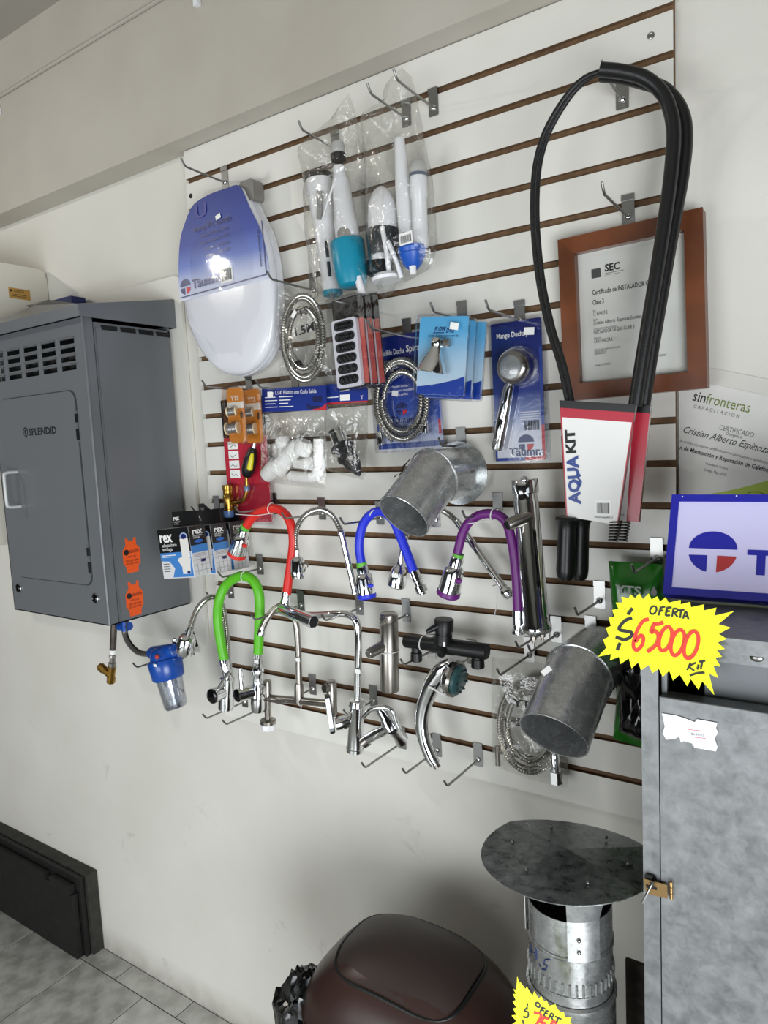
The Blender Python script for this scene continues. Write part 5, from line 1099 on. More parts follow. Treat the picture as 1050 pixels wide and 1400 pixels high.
build('logo_lettering', lt, INK, pp, smooth=0); lt = MB(); lt.text('Certificado de INSTALADOR GAS', f_, cx_(.13), cy_(.675), .0088, C_, width=iw * .58, bold=0.012)
lt.text('Clase 3', f_, cx_(.13), cy_(.60), .0088, C_, width=iw * .11, bold=0.012)
for t, s_, ww in ((.515, '12.369.437-2', .14), (.445, 'Cristian Alberto  Espinoza Escobar', .46), (.375, 'INSTALADOR DE GAS CLASE 3', .39), (.305, 'CHILEVALORA', .18), (.215, '03/02/2023', .11)): lt.text(s_, f_, cx_(.13), cy_(t), .0068, C_, width=iw * ww)
build('lettering', lt, INK, pp, smooth=0)
lt = MB()
for t, s_, ww in ((.545, 'Rut', .03), (.475, 'Nombre', .05), (.405, 'Licencia/Area/Autorizacion', .23), (.335, 'Institucion', .07), (.245, 'Fecha de inicio vigencia de la licencia', .25), (.125, 'Santiago, a 03/02/2023', .15)): lt.text(s_, f_, cx_(.13), cy_(t), .0040, C_, width=iw * ww)
build('small_print', lt, GREYINK, pp, smooth=0); lt = MB(); lt.text('Valido hasta el 03/02/2026', f_, cx_(.60), cy_(.14), .0040, C_, width=iw * .2); build('validity_print', lt, GREYINK, pp, smooth=0); lt = MB(); lt.box(f_, cx_(.26), cx_(.44), cy_(.818), cy_(.822), C_ - .0003, C_); lt.box(f_, cx_(.26), cx_(.40), cy_(.805), cy_(.808), C_ - .0003, C_)
build('logo_lines', lt, GREYINK, pp, smooth=0)
build('glass', MB().box(f_, bw - .002, w_ - bw + .002, bw - .002, h_ - bw + .002, -.016, -.0145), clearmat('picture_glass', .02, (.98, .985, .98), .03, 0.0, 5, .4), fr, smooth=0)
hook((859, 290), (823, 262), 'wire hook with curled tip above the framed certificate')

wc = thing('paper_certificate', 'tilted paper certificate with green corner taped to the wall', 'certificate', P(1000, 690, -.018))
f_ = F(P(932, 591, -.0165), P(1050, 620, -.0165) - P(932, 591, -.0165)); wl = (P(1050, 620, -.0165) - P(932, 591, -.0165)).length
sc_ = wl / 118.0
def aL(b, m=0.0): return (1.2115 + m - f_.o.x - f_.v.x * b) / f_.u.x      # left edge cut by the display panel
pp = build('paper', MB().prism(f_, [(aL(-.15), -.15), (.29, -.15), (.29, .092), (aL(.092), .092)], -.0012, 0), PAPER, wc, smooth=0)
build('sleeve', MB().prism(f_, [(aL(-.16), -.16), (.31, -.16), (.31, .118), (aL(.118), .118)], -.0022, -.0014), mat('plastic_sleeve', 'DAD7D0', .25, coat=.3), wc, smooth=0)
lt = MB(); lt.text('fronteras', f_, .0225, .058, .0185, .0006, width=.072); build('logo_lettering', lt, mat('olive_print', '6E8030', .5), pp, smooth=0)
lt = MB(); lt.text('sin', f_, .0, .058, .0185, .0006, width=.0215, bold=0.004); build('logo_start', lt, INK, pp, smooth=0); lt = MB(); lt.text('Cristian Alberto Espinoza Escobar', f_, .0, 0, .0125, .0006, shear=.3, width=.190); lt.text('n de Mantención y Reparación de Calefones Ionizados', f_, aL(-.03, .001), -.030, .0078, .0006, width=.190, bold=0.015); build('lettering', lt, INK, pp, smooth=0)
lt = MB(); lt.text('C A P A C I T A C I Ó N', f_, .006, .046, .0062, .0006, width=.076); build('logo_caption', lt, GREYINK, pp, smooth=0); lt = MB(); lt.text('CERTIFICADO', f_, .057, .020, .0085, .0006, width=.056); lt.text('Otorgado a', f_, .070, .0135, .0060, .0006, width=.026); build('heading', lt, GREYINK, pp, smooth=0); lt = MB(); lt.text('Se certifica el presente certificado por su participacion y aprobacion en el curso', f_, aL(-.017, .001), -.017, .0048, .0006, shear=.2, width=.172); build('sentence', lt, GREYINK, pp, smooth=0); lt = MB(); lt.text('Duracion de 16 horas', f_, .054, -.044, .0048, .0006, width=.037); lt.text('Santiago, Mayo 2018', f_, .054, -.055, .0048, .0006, width=.037); build('small_print', lt, GREYINK, pp, smooth=0)
cv = [(.03, -.15)] + [(.03 + .26 * t, -.108 + .178 * t ** 1.4) for t in [k / 12 for k in range(13)]] + [(.289, -.15)]
build('green_curve', MB().flat(f_, cv, .0004), LIMEP, pp, smooth=0); build('green_corner', MB().flat(f_, [(.118, .092), (.29, .092), (.29, .02), (.18, .06)], .0004), LIMEP, pp, smooth=0)
mb = MB()
for r_ in (.022, .0165): mb.tube([f_.p(.150 + r_ * math.cos(t), -.088 + r_ * math.sin(t), .0006) for t in [k * math.pi / 12 for k in range(24)]], .0005, 5, closed=True)
mb.flat(f_, ell(.150, -.088, .007, .006, 10), .0008); build('seal', mb, INK, pp, smooth=0)

# ------------------------------------------------------------------ spray kits with black hoses
def kit(label, dx, dd, tl, tr, br, bl, front):
    t = thing('spray_kit', label, 'spray kit', P(bl[0], bl[1] + 10, .14 - dd), 'spray kits with black hoses')
    d = .155 - dd
    q = [P(*c, d) for c in (tl, tr, br, bl)]
    f = F(q[3], V((1, 0, 0)), V((0, 0, 1))); pl = [((v - q[3]).dot(f.u), (v - q[3]).dot(f.v)) for v in q]
    def L(a, b): # position on the folder: a across, b down
        u0 = pl[0][0] + (pl[1][0] - pl[0][0]) * a, pl[0][1] + (pl[1][1] - pl[0][1]) * a; u1 = pl[3][0] + (pl[2][0] - pl[3][0]) * a, pl[3][1] + (pl[2][1] - pl[3][1]) * a
        return (u0[0] + (u1[0] - u0[0]) * b, u0[1] + (u1[1] - u0[1]) * b)
    fo = build('folder', MB().prism(f, pl, -.010, 0), WHITEPRINT, t, smooth=0, bev=.001)
    build('black_band', MB().prism(f, [L(0, 0), L(1, 0), L(1, .065), L(0, .065)], -.0105, .0006), CARDK, fo, smooth=0)
    build('red_band', MB().prism(f, [L(0, .065), L(1, .065), L(1, .145), L(0, .145)], -.0105, .0005), CARDR, fo, smooth=0)
    build('red_edge', MB().prism(f, [L(0, .145), L(.02, .145), L(.02, 1), L(0, 1)], -.0102, .0005).prism(f, [L(.985 if front else .8, .145), L(1, .145), L(1, 1), L(.985 if front else .8, 1)], -.0102, .0005), CARDR, fo, smooth=0)
    if front:
        a0 = V(L(.06, .88)); a1 = V(L(.05, .47)); ang = math.atan2((a1 - a0).y, (a1 - a0).x); ln = (a1 - a0).length
        lt = MB(); lt.text('AQUA', f, a0.x + .0205, a0.y, .0195, .0012, rot=ang, width=ln, bold=0.045); build('lettering', lt, mat('kit_blue_print', '1F3F8C', .4), fo, smooth=0)
        b0 = V(L(.05, .455)); b1 = V(L(.04, .25)); lt = MB(); lt.text('KIT', f, b0.x + .0175, b0.y, .0165, .0012, rot=ang, width=(b1 - b0).length, bold=0.04); build('black_lettering', lt, INK, fo, smooth=0)
        for k in range(3):
            c0 = V(L(.245 + .012 * k, .72)); c1 = V(L(.245 + .012 * k, .60)); build('wave_mark', MB().tube([f.p(c0.x + (c1.x - c0.x) * j / 12 + .0022 * math.sin(j * 1.55), c0.y + (c1.y - c0.y) * j / 12, .0006) for j in range(13)], .0008, 5), mat('kit_blue_print', '1F3F8C', .4), fo)
    bc = V(L(.60 if front else .5, .93)); wb = .021
    lb = build('barcode_label', MB().box(f, bc.x - .003, bc.x + wb + .003, bc.y - .002, bc.y + .024, 0, .0009), mat('label_white', 'F4F4F2', .4), fo, smooth=0); build('barcode', MB().barcode(f, bc.x, bc.y, wb, .018, .0013), INK, lb, smooth=0)
    lt = MB(); lt.text('www.aquakit.cl', f, bc.x - .004, bc.y - .0075, .0034, .0011, width=.03); build('small_print', lt, INK, fo, smooth=0)
    k = mpp(850, 300, .12); O = dx * .42
    hosep = [(778 + O, 560, d - .012), (766 + O, 502, d - .015), (750 + O, 450, .135 - dd), (737 + O, 390, .13 - dd), (730 + O, 330, .13 - dd), (728 + O, 280, .13 - dd), (731 + O, 230, .13 - dd), (741 + O, 190, .13 - dd), (757 + O, 157, .13 - dd), (779 + O, 125, .13 - dd), (800 + O, 106, .13 - dd), (824, 97, .128 - dd)]
    mb = MB(); q = resample(spl([P(*c) for c in hosep], 6), .0016); mb.tube(q, [.0046 if i % 2 else .0042 for i in range(len(q))], 10); build('braided_hose', mb, BRAID, t)
    sh = [(821, 95, .128), (850, 98, .122), (880, 106, .114), (903, 124, .108), (916, 150, .105), (921, 185, .104), (917, 240, .106), (909, 300, .112), (899, 365, .12), (889, 425, .127), (879, 485, .133), (868, 556, .14)]
    sh = [(x + dx * (.75 + .35 * math.exp(-((y - 200) / 90.0) ** 2)) * min(1, max(0, (y - 92) / 60)), y + (7 if dx and y < 120 else 0), dd_ - dd) for x, y, dd_ in sh]
    mb = MB(); tub(mb, sh, 9.6, 16, 6); build('foam_sheath', mb, RUBBER, t)
    # handle
    hx0 = 776 + dx * 1.2; hy = 706
    mb = MB(); lat(mb, (hx0, hy, d - .006), (hx0 - 3, hy + 86, d - .006), [(0, 15), (.04, 17), (.1, 13), (.2, 12), (.85, 13), (.95, 12), (1, 9)], 20); build('grip', mb, BLACKP, t)
    mb = MB(); lat(mb, (bl[0] - 6, bl[1] - 110, d - .006), (hx0, hy + 6, d - .006), [(0, 1.5), (1, 2.2)], 8); build('handle_stem', mb, STEEL, t)
    # spring under the folder
    s0, s1 = P(842 + dx * .8, 712, d - .006), P(838 + dx * .9, 740, d - .006); ax_ = (s1 - s0).normalized(); n1 = V((1, 0, 0)); n2 = ax_.cross(n1)
    build('spring', MB().tube([s0.lerp(s1, i / 70) + (n1 * math.cos(i * .63) + n2 * math.sin(i * .63)) * (.010 - .003 * i / 70) for i in range(71)], .0012, 6), BLACKP, t)
    return t
kit('front spray kit with white printed folder under a black hose loop', 0, 0, (765, 547), (869.5, 553), (844, 718), (774.5, 706), True)
kit('rear spray kit with red edged folder peeking out right', 15, .03, (782, 549), (889.5, 554), (873.5, 714), (792, 705), False)
hook((851, 130), (823, 108), 'wire hook carrying the black hose spray kits')

# green foil bag
gb = thing('foil_bag', 'green foil bag with dark window hanging behind the price star', 'bag', P(870, 1018, .05))
build('foil', pillow([(832, 767), (868, 769), (907, 772), (910, 860), (908, 960), (900, 1030), (878, 1022), (838, 1010), (843, 950), (840, 880), (836, 820)], .05, .022, .02, .006, seed=31), GREENB, gb, smooth=70)
build('window', pillow([(845, 905), (870, 895), (903, 895), (903, 960), (896, 1018), (876, 1012), (846, 1000), (846, 950)], .064, .016, .004, .008, seed=35), BLACKG, gb, smooth=70)
f_ = F(P(842, 812, .078), (1, 0, 0)); lt = MB(); lt.text('YTS', f_, 0, 0, .017, 0, width=.044, bold=0.025); build('lettering', lt, mat('grey_green_print', '8A968A', .4), gb, smooth=0)
f_ = F(P(894, 812, .08), (1, 0, 0)); build('drop_mark', MB().prism(f_, [(0, .014), (.005, .004), (.004, -.002), (0, -.004), (-.004, -.002), (-.005, .004)], -.0004, .0004), BLACKP, gb, smooth=0)
hook((898, 757), (864, 776), 'wire hook through the top of the green foil bag')

# ------------------------------------------------------------------ galvanised cabinet
YC = .48; XC0, XC1 = 1.265, 1.86; ZT = 1.526; YB = -.06
def cz(y, x=1000): return P(x, y, YC).z
gc = thing('metal_cabinet', 'tall galvanised steel cabinet standing at right under the sign', 'cabinet', ((XC0 + XC1) / 2, -.27, 0))
mb = MB(); mb.wbox(XC0, XC0 + .0015, -YC + .002, YB, 0, ZT - .002); mb.wbox(XC1 - .0015, XC1, -YC + .002, YB, 0, ZT - .002); mb.wbox(XC0, XC1, YB - .0015, YB, 0, ZT - .002); mb.wbox(XC0, XC1, -YC + .01, YB, .02, .0215); build('carcass', mb, DOORG, gc, smooth=0)
build('top', MB().wbox(XC0, XC1, -YC, YB, ZT - .003, ZT), DOORG, gc, smooth=0, bev=.001)
zr1, zr2 = cz(893), cz(909)
build('top_rail', MB().wbox(XC0, XC1, -YC - .0015, -YC + .0005, zr1, ZT - .0005), DOORG, gc, smooth=0); build('inner_rail', MB().wbox(XC0 + .02, XC1 - .02, -YC + .0055, -YC + .0075, zr2, zr1 + .004), DOORG, gc, smooth=0)
xj = P(902, 1000, YC).x
build('jamb', MB().wbox(XC0, xj - .001, -YC - .0015, -YC + .0005, 0, zr1 + .001), DOORG, gc, smooth=0)
build('jamb', MB().wbox(XC1 - .024, XC1, -YC - .0015, -YC + .0005, 0, zr1 + .001), DOORG, gc, smooth=0)
build('inner_post', MB().wbox(xj, xj + .006, -YC + .012, -YC + .018, .02, zr1), DOORG, gc, smooth=0)
build('inner_panel', MB().wbox(xj + .045, XC1 - .03, -YC + .030, -YC + .034, .05, ZT - .012), mat('pale_grey_enamel', '6A6E71', .4), gc, smooth=0)
zd = P(903, 951.5, YC).z; xd1 = XC1 - .025
dr_ = build('door', MB().wbox(xj + .0005, xd1, -YC - .002, -YC, .03, zd).wbox(xj + .0005, xd1, -YC, -YC + .022, zd - .002, zd), DOORG, gc, smooth=0, bev=.0008)
zl = P(903, 972, YC).z; build('door_hem', MB().wbox(xj + .001, xd1, -YC - .0032, -YC - .002, zl, zd - .0005), DOORG, gc, smooth=0)
# rivet on the inner rail
p = P(1035, 899, YC - .006); build('rivet', MB().ball((p.x, -YC + .005, p.z), .006, 12, sc_=(1.2, .5, .8)), HOOKM, gc)
# torn label
fw2 = F((0, -YC - .0032, 0)); tp_ = [(905, 975), (925, 978), (940, 983), (950, 987), (953, 983), (970, 986), (981, 988), (979, 995), (982, 1001), (977, 1009), (981, 1021), (979, 1027), (950, 1022), (946, 1016), (935, 1013), (931, 1015), (929, 1007), (922, 1010), (911, 1011), (906, 1002), (909, 993)]
tl_ = build('torn_label', MB().prism(fw2, [(P(x, y, YC + .0032).x, P(x, y, YC + .0032).z) for x, y in tp_], .0002, .0007), mat('label_paper', 'E4E4EA', .6), gc, smooth=0)
fl3 = F(P(942, 1004, YC + .0041), P(964, 1006.5, YC + .0041) - P(942, 1004, YC + .0041)); lt = MB(); lt.text('$65000', fl3, .002, -.0005, .0032, 0, width=.014); build('lettering', lt, GREYINK, tl_, smooth=0)
build('red_lines', MB().box(fl3, -.001, .018, .0055, .0061, -.0003, 0).box(fl3, 0, .018, -.003, -.0024, -.0003, 0), REDP, tl_, smooth=0)
# hasp
hp_ = build('hasp', MB().prism(fw2, [(P(x, y, YC + .004).x, P(x, y, YC + .004).z) for x, y in ((880.5, 1199), (913, 1208), (913.5, 1227), (884, 1219))], .0025, .0042), mat('brass_plated_steel', 'A08258', .32, .9), gc, smooth=0, bev=.0006)
a, b = P(917, 1205, YC + .006), P(918, 1229, YC + .006); build('hinge_pin', MB().lathe(a, b, [(0, .0016), (.04, .0022), (.3, .0022), (.31, .0016), (.33, .0022), (.66, .0022), (.67, .0016), (.69, .0022), (1, .0022)], 12), mat('brass_plated_steel', 'A08258', .32, .9), hp_)
build('slot', MB().prism(fw2, [(P(x, y, YC + .0042).x, P(x, y, YC + .0042).z) for x, y in ((884, 1207), (899, 1211.5), (899, 1215), (884.5, 1211))], .0042, .0047), BLACKP, hp_, smooth=0)
build('staple', MB().tube(spl([P(890, 1211, YC + .004), P(891, 1206, YC + .016), P(893, 1209, YC + .016), P(893, 1213, YC + .004)], 4), .0016, 8), STEEL, gc)
build('wire', MB().tube(spl([P(891, 1209, YC + .012), P(884, 1222, YC + .014), P(878, 1234, YC + .014)], 4), .0014, 6), CHROME, gc); build('lock_backplate', MB().wbox(P(883, 1200, YC).x, P(899, 1200, YC).x, -YC - .006, -YC - .0015, P(890, 1204, YC).z, P(890, 1193, YC).z), BLACKG, gc, bev=.002)

# light box sign leaning back on the cabinet
bl3, br3, tl3 = PZ(906, 812, ZT + .0125), PZ(1050, 822.5, ZT + .0125), None
tl3 = PX(920, 676, bl3.x); uu = (br3 - bl3).normalized(); vv = tl3 - bl3; H3 = vv.length; W3 = .52
fsn = F(bl3, uu, vv)
sn = thing('light_box_sign', 'lit white sign with blue frame leaning on the metal cabinet', 'sign', bl3 + uu * W3 / 2)
bwd = .0105
SIGNW = mat('sign_face', 'CFCBF2', .35, emit=.10, coat=.3)
build('face', MB().box(fsn, bwd, W3 - bwd, bwd, H3 - bwd, -.010, -.0015), SIGNW, sn, smooth=0)
for nm, a in (('frame_bar', (0, W3, 0, bwd)), ('frame_bar', (0, W3, H3 - bwd, H3)), ('frame_bar', (0, bwd, bwd, H3 - bwd)), ('frame_bar', (W3 - bwd, W3, bwd, H3 - bwd))): build(nm, MB().box(fsn, *a, -.022, 0), SIGNB, sn, smooth=0, bev=.001)
build('back_panel', MB().box(fsn, .002, W3 - .002, .002, H3 - .002, -.024, -.0215), SIGNB, sn, smooth=0)
build('prop', MB().prism(F(fsn.p(W3 * .5, 0, 0), (0, 1, 0), (0, 0, 1)), [(.03, .002), (.10, .002), (.078, H3 * .8), (.070, H3 * .8)], -.004, .004), BLACKP, sn, smooth=0)
def sgn(x, y):
    v = ray(x, y); t = (fsn.o - CAM).dot(fsn.n) / v.dot(fsn.n); q = CAM + v * t - fsn.o; return (q.dot(fsn.u), q.dot(fsn.v))
c1 = sgn(974, 754); rx_ = (sgn(1008.5, 757)[0] - sgn(942, 752)[0]) / 2; ry_ = (sgn(977, 726)[1] - sgn(972, 782)[1]) / 2
mbb, mbr = MB(), MB()
top = [(c1[0] + rx_ * math.cos(t), c1[1] + ry_ * .14 + (ry_ * .86) * math.sin(t)) for t in [math.pi * k / 20 for k in range(21)]]; mbb.flat(fsn, top, -.0009)
lq = [(c1[0] - rx_ * .2, c1[1] - ry_ * .18)] + [(c1[0] + rx_ * math.cos(t), c1[1] + ry_ * math.sin(t)) for t in [math.pi + .19 + (math.pi / 2 - .19 - .2) * k / 9 for k in range(10)]]
mbb.flat(fsn, lq, -.0009); mbr.flat(fsn, [(2 * c1[0] - x, y) for x, y in lq], -.0009)
t0 = sgn(1020, 785); th_ = sgn(1020, 751)[1] - t0[1]; sw = th_ * .30; mbb.box(fsn, t0[0], t0[0] + th_ * .95, t0[1] + th_ - sw * .72, t0[1] + th_, -.0013, -.0009); mbb.box(fsn, t0[0] + th_ * .33, t0[0] + th_ * .33 + sw, t0[1], t0[1] + th_ - sw * .7, -.0013, -.0009); mbb.text('ÄUMM', fsn, t0[0] + th_ * 1.0, t0[1], th_, -.0009, sx=1.15, bold=0.05)
build('emblem_lettering', mbb, SIGNB, sn, smooth=0); build('red_quarter', mbr, mat('sign_red', 'B93A3E', .4), sn, smooth=0)
for q in ((933, 679), (1007, 678)):
    a, b = sgn(*q); build('screw', MB().lathe(fsn.p(a, b, 0), fsn.p(a, b, .001), [(0, .0012), (1, .0008)], 8), WHITEP, sn)

# ------------------------------------------------------------------ price stars
DST = .492
S1 = [(145, 1003), (190, 955), (173, 912), (205, 895), (188, 850), (215, 840), (203, 795), (235, 790), (222, 755), (255, 748), (240, 715), (277, 715), (270, 684), (310, 692), (318, 671), (342, 692), (365, 667), (385, 697), (415, 667), (430, 700), (460, 682), (475, 710), (505, 688), (522, 716), (585, 701), (585, 725), (635, 712), (640, 740), (710, 725), (707, 758), (775, 742), (765, 785), (868, 761), (785, 830), (850, 848), (787, 882), (830, 908), (782, 927), (820, 962), (775, 965), (805, 1003), (768, 1007), (797, 1055), (757, 1048), (785, 1116), (735, 1092), (763, 1205), (700, 1133), (680, 1178), (640, 1122), (620, 1160), (580, 1097), (545, 1130), (525, 1077), (490, 1110), (470, 1067), (435, 1090), (415, 1047), (375, 1075), (360, 1032), (325, 1065), (310, 1012), (265, 1042), (258, 1003), (210, 1022), (215, 988)]
def T1(x, y): return (780 + x / 3.889, 640 + y / 3.889)
fw3 = F((0, 0, 0))
st1 = thing('price_star', 'large yellow starburst price card with red numerals on metal cabinet', 'price card', P(908, 950, DST), 'yellow starburst price cards')
build('card', MB().prism(fw3, [(P(*T1(x, y), DST).x, P(*T1(x, y), DST).z) for x, y in S1], DST - .0012, DST), YEL, st1, smooth=0)
def strokes(parent, name, lst, T, w, d, m):
    mb = MB()
    for l in lst:
        q = spl([V((x, y, 0)) for x, y in l], 5) if len(l) > 2 else [V((x, y, 0)) for x, y in l]; mb.ribbon([T(v.x, v.y) for v in q], w, d, .0004 + .00006 * (len(mb.f) % 17))
    return build(name, mb, m, parent, smooth=0)
def zero(cx, cy, rx, ry, sl=.22): return [(cx + rx * math.cos(t) - sl * ry * math.sin(t), cy + ry * math.sin(t)) for t in [k * math.pi / 8 - 1.2 for k in range(17)]]
strokes(st1, 'red_numerals', [[(417, 803), (385, 815), (352, 870), (334, 940), (350, 968), (378, 945), (388, 905), (372, 890), (345, 925)], [(438, 828), (466, 830), (494, 820)], [(446, 828), (428, 872), (452, 868), (468, 895), (455, 940), (408, 978)]] + [zero(505, 908, 32, 64), zero(570, 928, 33, 68), zero(642, 940, 35, 72)], T1, 5.2, DST, MARKR)
INKS = mat('black_marker', '0B0B0B', .5)
strokes(st1, 'black_strokes', [[(328, 797), (292, 810), (262, 842), (262, 860), (300, 868), (326, 876), (318, 898), (285, 912), (240, 897)], [(330, 745), (305, 778)], [(264, 930), (248, 968)]], T1, 4.6, DST, INKS)
strokes(st1, 'word_strokes', [zero(440, 755, 17, 21), [(480, 742), (468, 784)], [(478, 743), (503, 737)], [(473, 762), (494, 757)], [(515, 742), (505, 785)], [(513, 744), (538, 741)], [(510, 763), (530, 760)], [(505, 785), (530, 783)], [(548, 745), (540, 791)], [(548, 747), (568, 750), (565, 765), (545, 769)], [(550, 769), (570, 792)], [(566, 758), (606, 753)], [(588, 757), (583, 797)], [(598, 801), (614, 763), (627, 804)], [(604, 789), (624, 789)]], T1, 2.6, DST, INKS)
strokes(st1, 'kit_strokes', [[(638, 1035), (620, 1075)], [(668, 1034), (634, 1055), (658, 1078)], [(682, 1045), (674, 1072)], [(684, 1030), (717, 1025)], [(702, 1028), (693, 1069)], [(634, 1104), (676, 1091), (714, 1088)]], T1, 2.6, DST, INKS)
def T2(x, y): return (690 + x / 5.25, 1200 + y / 5.25)
S2 = [(90, 708), (108, 772), (108, 745), (150, 800), (158, 782), (200, 850), (212, 815), (245, 870), (262, 850), (285, 890), (300, 880), (318, 920), (365, 910), (372, 935), (400, 965), (425, 965), (430, 1000), (480, 1003), (468, 1040), (520, 1075), (480, 1090), (530, 1150), (480, 1150), (520, 1230), (460, 1205), (480, 1290), (420, 1230), (410, 1310), (360, 1235), (330, 1300), (300, 1220), (250, 1270), (240, 1190), (180, 1230), (185, 1160), (120, 1180), (140, 1120), (70, 1120), (100, 1080), (45, 1060), (85, 1030), (50, 990), (85, 985), (60, 940), (85, 935), (58, 890), (80, 880), (60, 835), (82, 835), (62, 800), (84, 808)]
cS = AT(738, 1385, .95)
def on2(x, y):     # plane of the second card, upright and facing the shop
    v = ray(*T2(x, y)); n = V((.40, -.90, .15)); return CAM + v * ((cS - CAM).dot(n) / v.dot(n))
fs2 = F(cS, V((.9, .4, 0)), V((.0, .0, 1.0)) + V((-.4, .9, 0)) * .16)
def l2(x, y):
    v = ray(*T2(x, y)); q = CAM + v * ((cS - CAM).dot(fs2.n) / v.dot(fs2.n)) - cS; return (q.dot(fs2.u), q.dot(fs2.v))
st2 = thing('price_star', 'yellow starburst price card tilted in front of the chimney pipe', 'price card', cS, 'yellow starburst price cards')
build('card', MB().prism(fs2, [l2(x, y) for x, y in S2], -.0012, 0), YEL, st2, smooth=0)
def st_(parent, name, lst, w, m):
    mb = MB()
    for l in lst:
        pts = [V((*l2(x, y), 0)) for x, y in l]; q = spl(pts, 5) if len(pts) > 2 else pts; n = len(q); A_, B_ = [], []
        for i in range(n):
            dv = (q[min(i + 1, n - 1)] - q[max(i - 1, 0)]).normalized(); nn = V((-dv.y, dv.x, 0)) * w / 2; A_.append(fs2.p(q[i].x + nn.x, q[i].y + nn.y, .0005)); B_.append(fs2.p(q[i].x - nn.x, q[i].y - nn.y, .0005))
        mb.add(A_ + B_, [(i, n + i, n + i + 1, i + 1) for i in range(n - 1)])
    build(name, mb, m, parent, smooth=0)
st_(st2, 'black_strokes', [zero(238, 912, 14, 17, -.3), [(270, 928), (253, 968)], [(270, 930), (292, 942)], [(264, 947), (283, 957)], [(300, 950), (280, 990)], [(300, 952), (322, 964)], [(292, 968), (310, 978)], [(280, 990), (300, 1002)], [(335, 970), (315, 1012)], [(335, 970), (352, 985), (340, 998), (326, 992)], [(335, 996), (345, 1020)], [(362, 995), (408, 1015)], [(384, 1006), (372, 1040)], [(165, 930), (140, 955), (168, 965), (165, 1000), (132, 998)], [(165, 900), (160, 925)], [(130, 1020), (135, 1050)]], .0022, INKS)
st_(st2, 'red_numerals', [[(208, 965), (262, 985), (225, 1060)], [(280, 1000), (262, 1040), (290, 1045), (290, 1085)], [(280, 1000), (320, 1015)], zero(350, 1060, 18, 30, .2)], .0038, MARKR)

# ------------------------------------------------------------------ chimney pipe with rain cap
CP = AT(778, 1224, 1.05); pz = CP.z; px_, py_ = CP.x, CP.y; PR = .0616
cp = thing('chimney_pipe', 'galvanised chimney pipe with faceted rain cap standing by the bin', 'chimney pipe', (px_, py_, 0))
build('upper_pipe', MB().pipe((px_, py_, .80), (px_, py_, pz), PR, .0012, 48), GALV, cp)
zc_ = pz - .131
build('lower_pipe', MB().lathe((px_, py_, 0), (px_, py_, zc_), [(0, PR + .003), (.985, PR + .003), (.99, PR + .005), (.997, PR + .005), (1, PR + .0012)], 48, False), GALV, cp)
for dz in (.055, .06, .115): build('bead', MB().tube([(px_ + (PR + .0002) * math.cos(t), py_ + (PR + .0002) * math.sin(t), pz - dz) for t in [k * math.pi / 24 for k in range(48)]], .0016, 6, closed=True), GALV, cp)
mb = MB()
for k in range(40):
    t = k * 2 * math.pi / 40; mb.tube([(px_ + (PR + .0008) * math.cos(t), py_ + (PR + .0008) * math.sin(t), pz - .095 - .0), (px_ + (PR + .0003) * math.cos(t), py_ + (PR + .0003) * math.sin(t), pz - .114)], .0018, 5)
build('crimping', mb, GALV, cp, kind='stuff')
tcam = math.atan2(CAM.y - py_, CAM.x - px_)
def bandp(th0, th1, r, z0, z1, r1=None, n=6):
    r1 = r if r1 is None else r1; A_ = [(px_ + r * math.cos(th0 + (th1 - th0) * k / n), py_ + r * math.sin(th0 + (th1 - th0) * k / n), z0) for k in range(n + 1)]; B_ = [(px_ + r1 * math.cos(th0 + (th1 - th0) * k / n), py_ + r1 * math.sin(th0 + (th1 - th0) * k / n), z1) for k in range(n + 1)]
    C2 = [(px_ + (r + .0012) * math.cos(th0 + (th1 - th0) * k / n), py_ + (r + .0012) * math.sin(th0 + (th1 - th0) * k / n), z0) for k in range(n + 1)]; D2_ = [(px_ + (r1 + .0012) * math.cos(th0 + (th1 - th0) * k / n), py_ + (r1 + .0012) * math.sin(th0 + (th1 - th0) * k / n), z1) for k in range(n + 1)]
    m = n + 1; return MB().add(A_ + B_ + C2 + D2_, [(k + 1, k, m + k, m + k + 1) for k in range(n)] + [(2 * m + k, 2 * m + k + 1, 3 * m + k + 1, 3 * m + k) for k in range(n)] + [(0, 2 * m, 3 * m, m), (n, m + n, 3 * m + n, 2 * m + n), (m, 3 * m, 3 * m + 1, m + 1)])
zrim = pz + .061; RCAP = .1285
for j in range(3):
    th = tcam + .30 + j * 2 * math.pi / 3
    b_ = bandp(th - .36, th + .36, PR + .0035, pz - .056, pz + .004); b2_ = bandp(th - .36, th + .36, PR + .0035, pz + .004, zrim - .014, .078); b_.add(b2_.v, b2_.f); sb = build('strap', b_, galv('bright_strap', 'D8DADA', 'BFC2C3', 60, .3, .8), cp, smooth=30)
    for dz in (.022, .040): build('rivet', MB().ball((px_ + (PR + .0052) * math.cos(th - .12), py_ + (PR + .0052) * math.sin(th - .12), pz - dz), .0032, 10), HOOKM, sb)
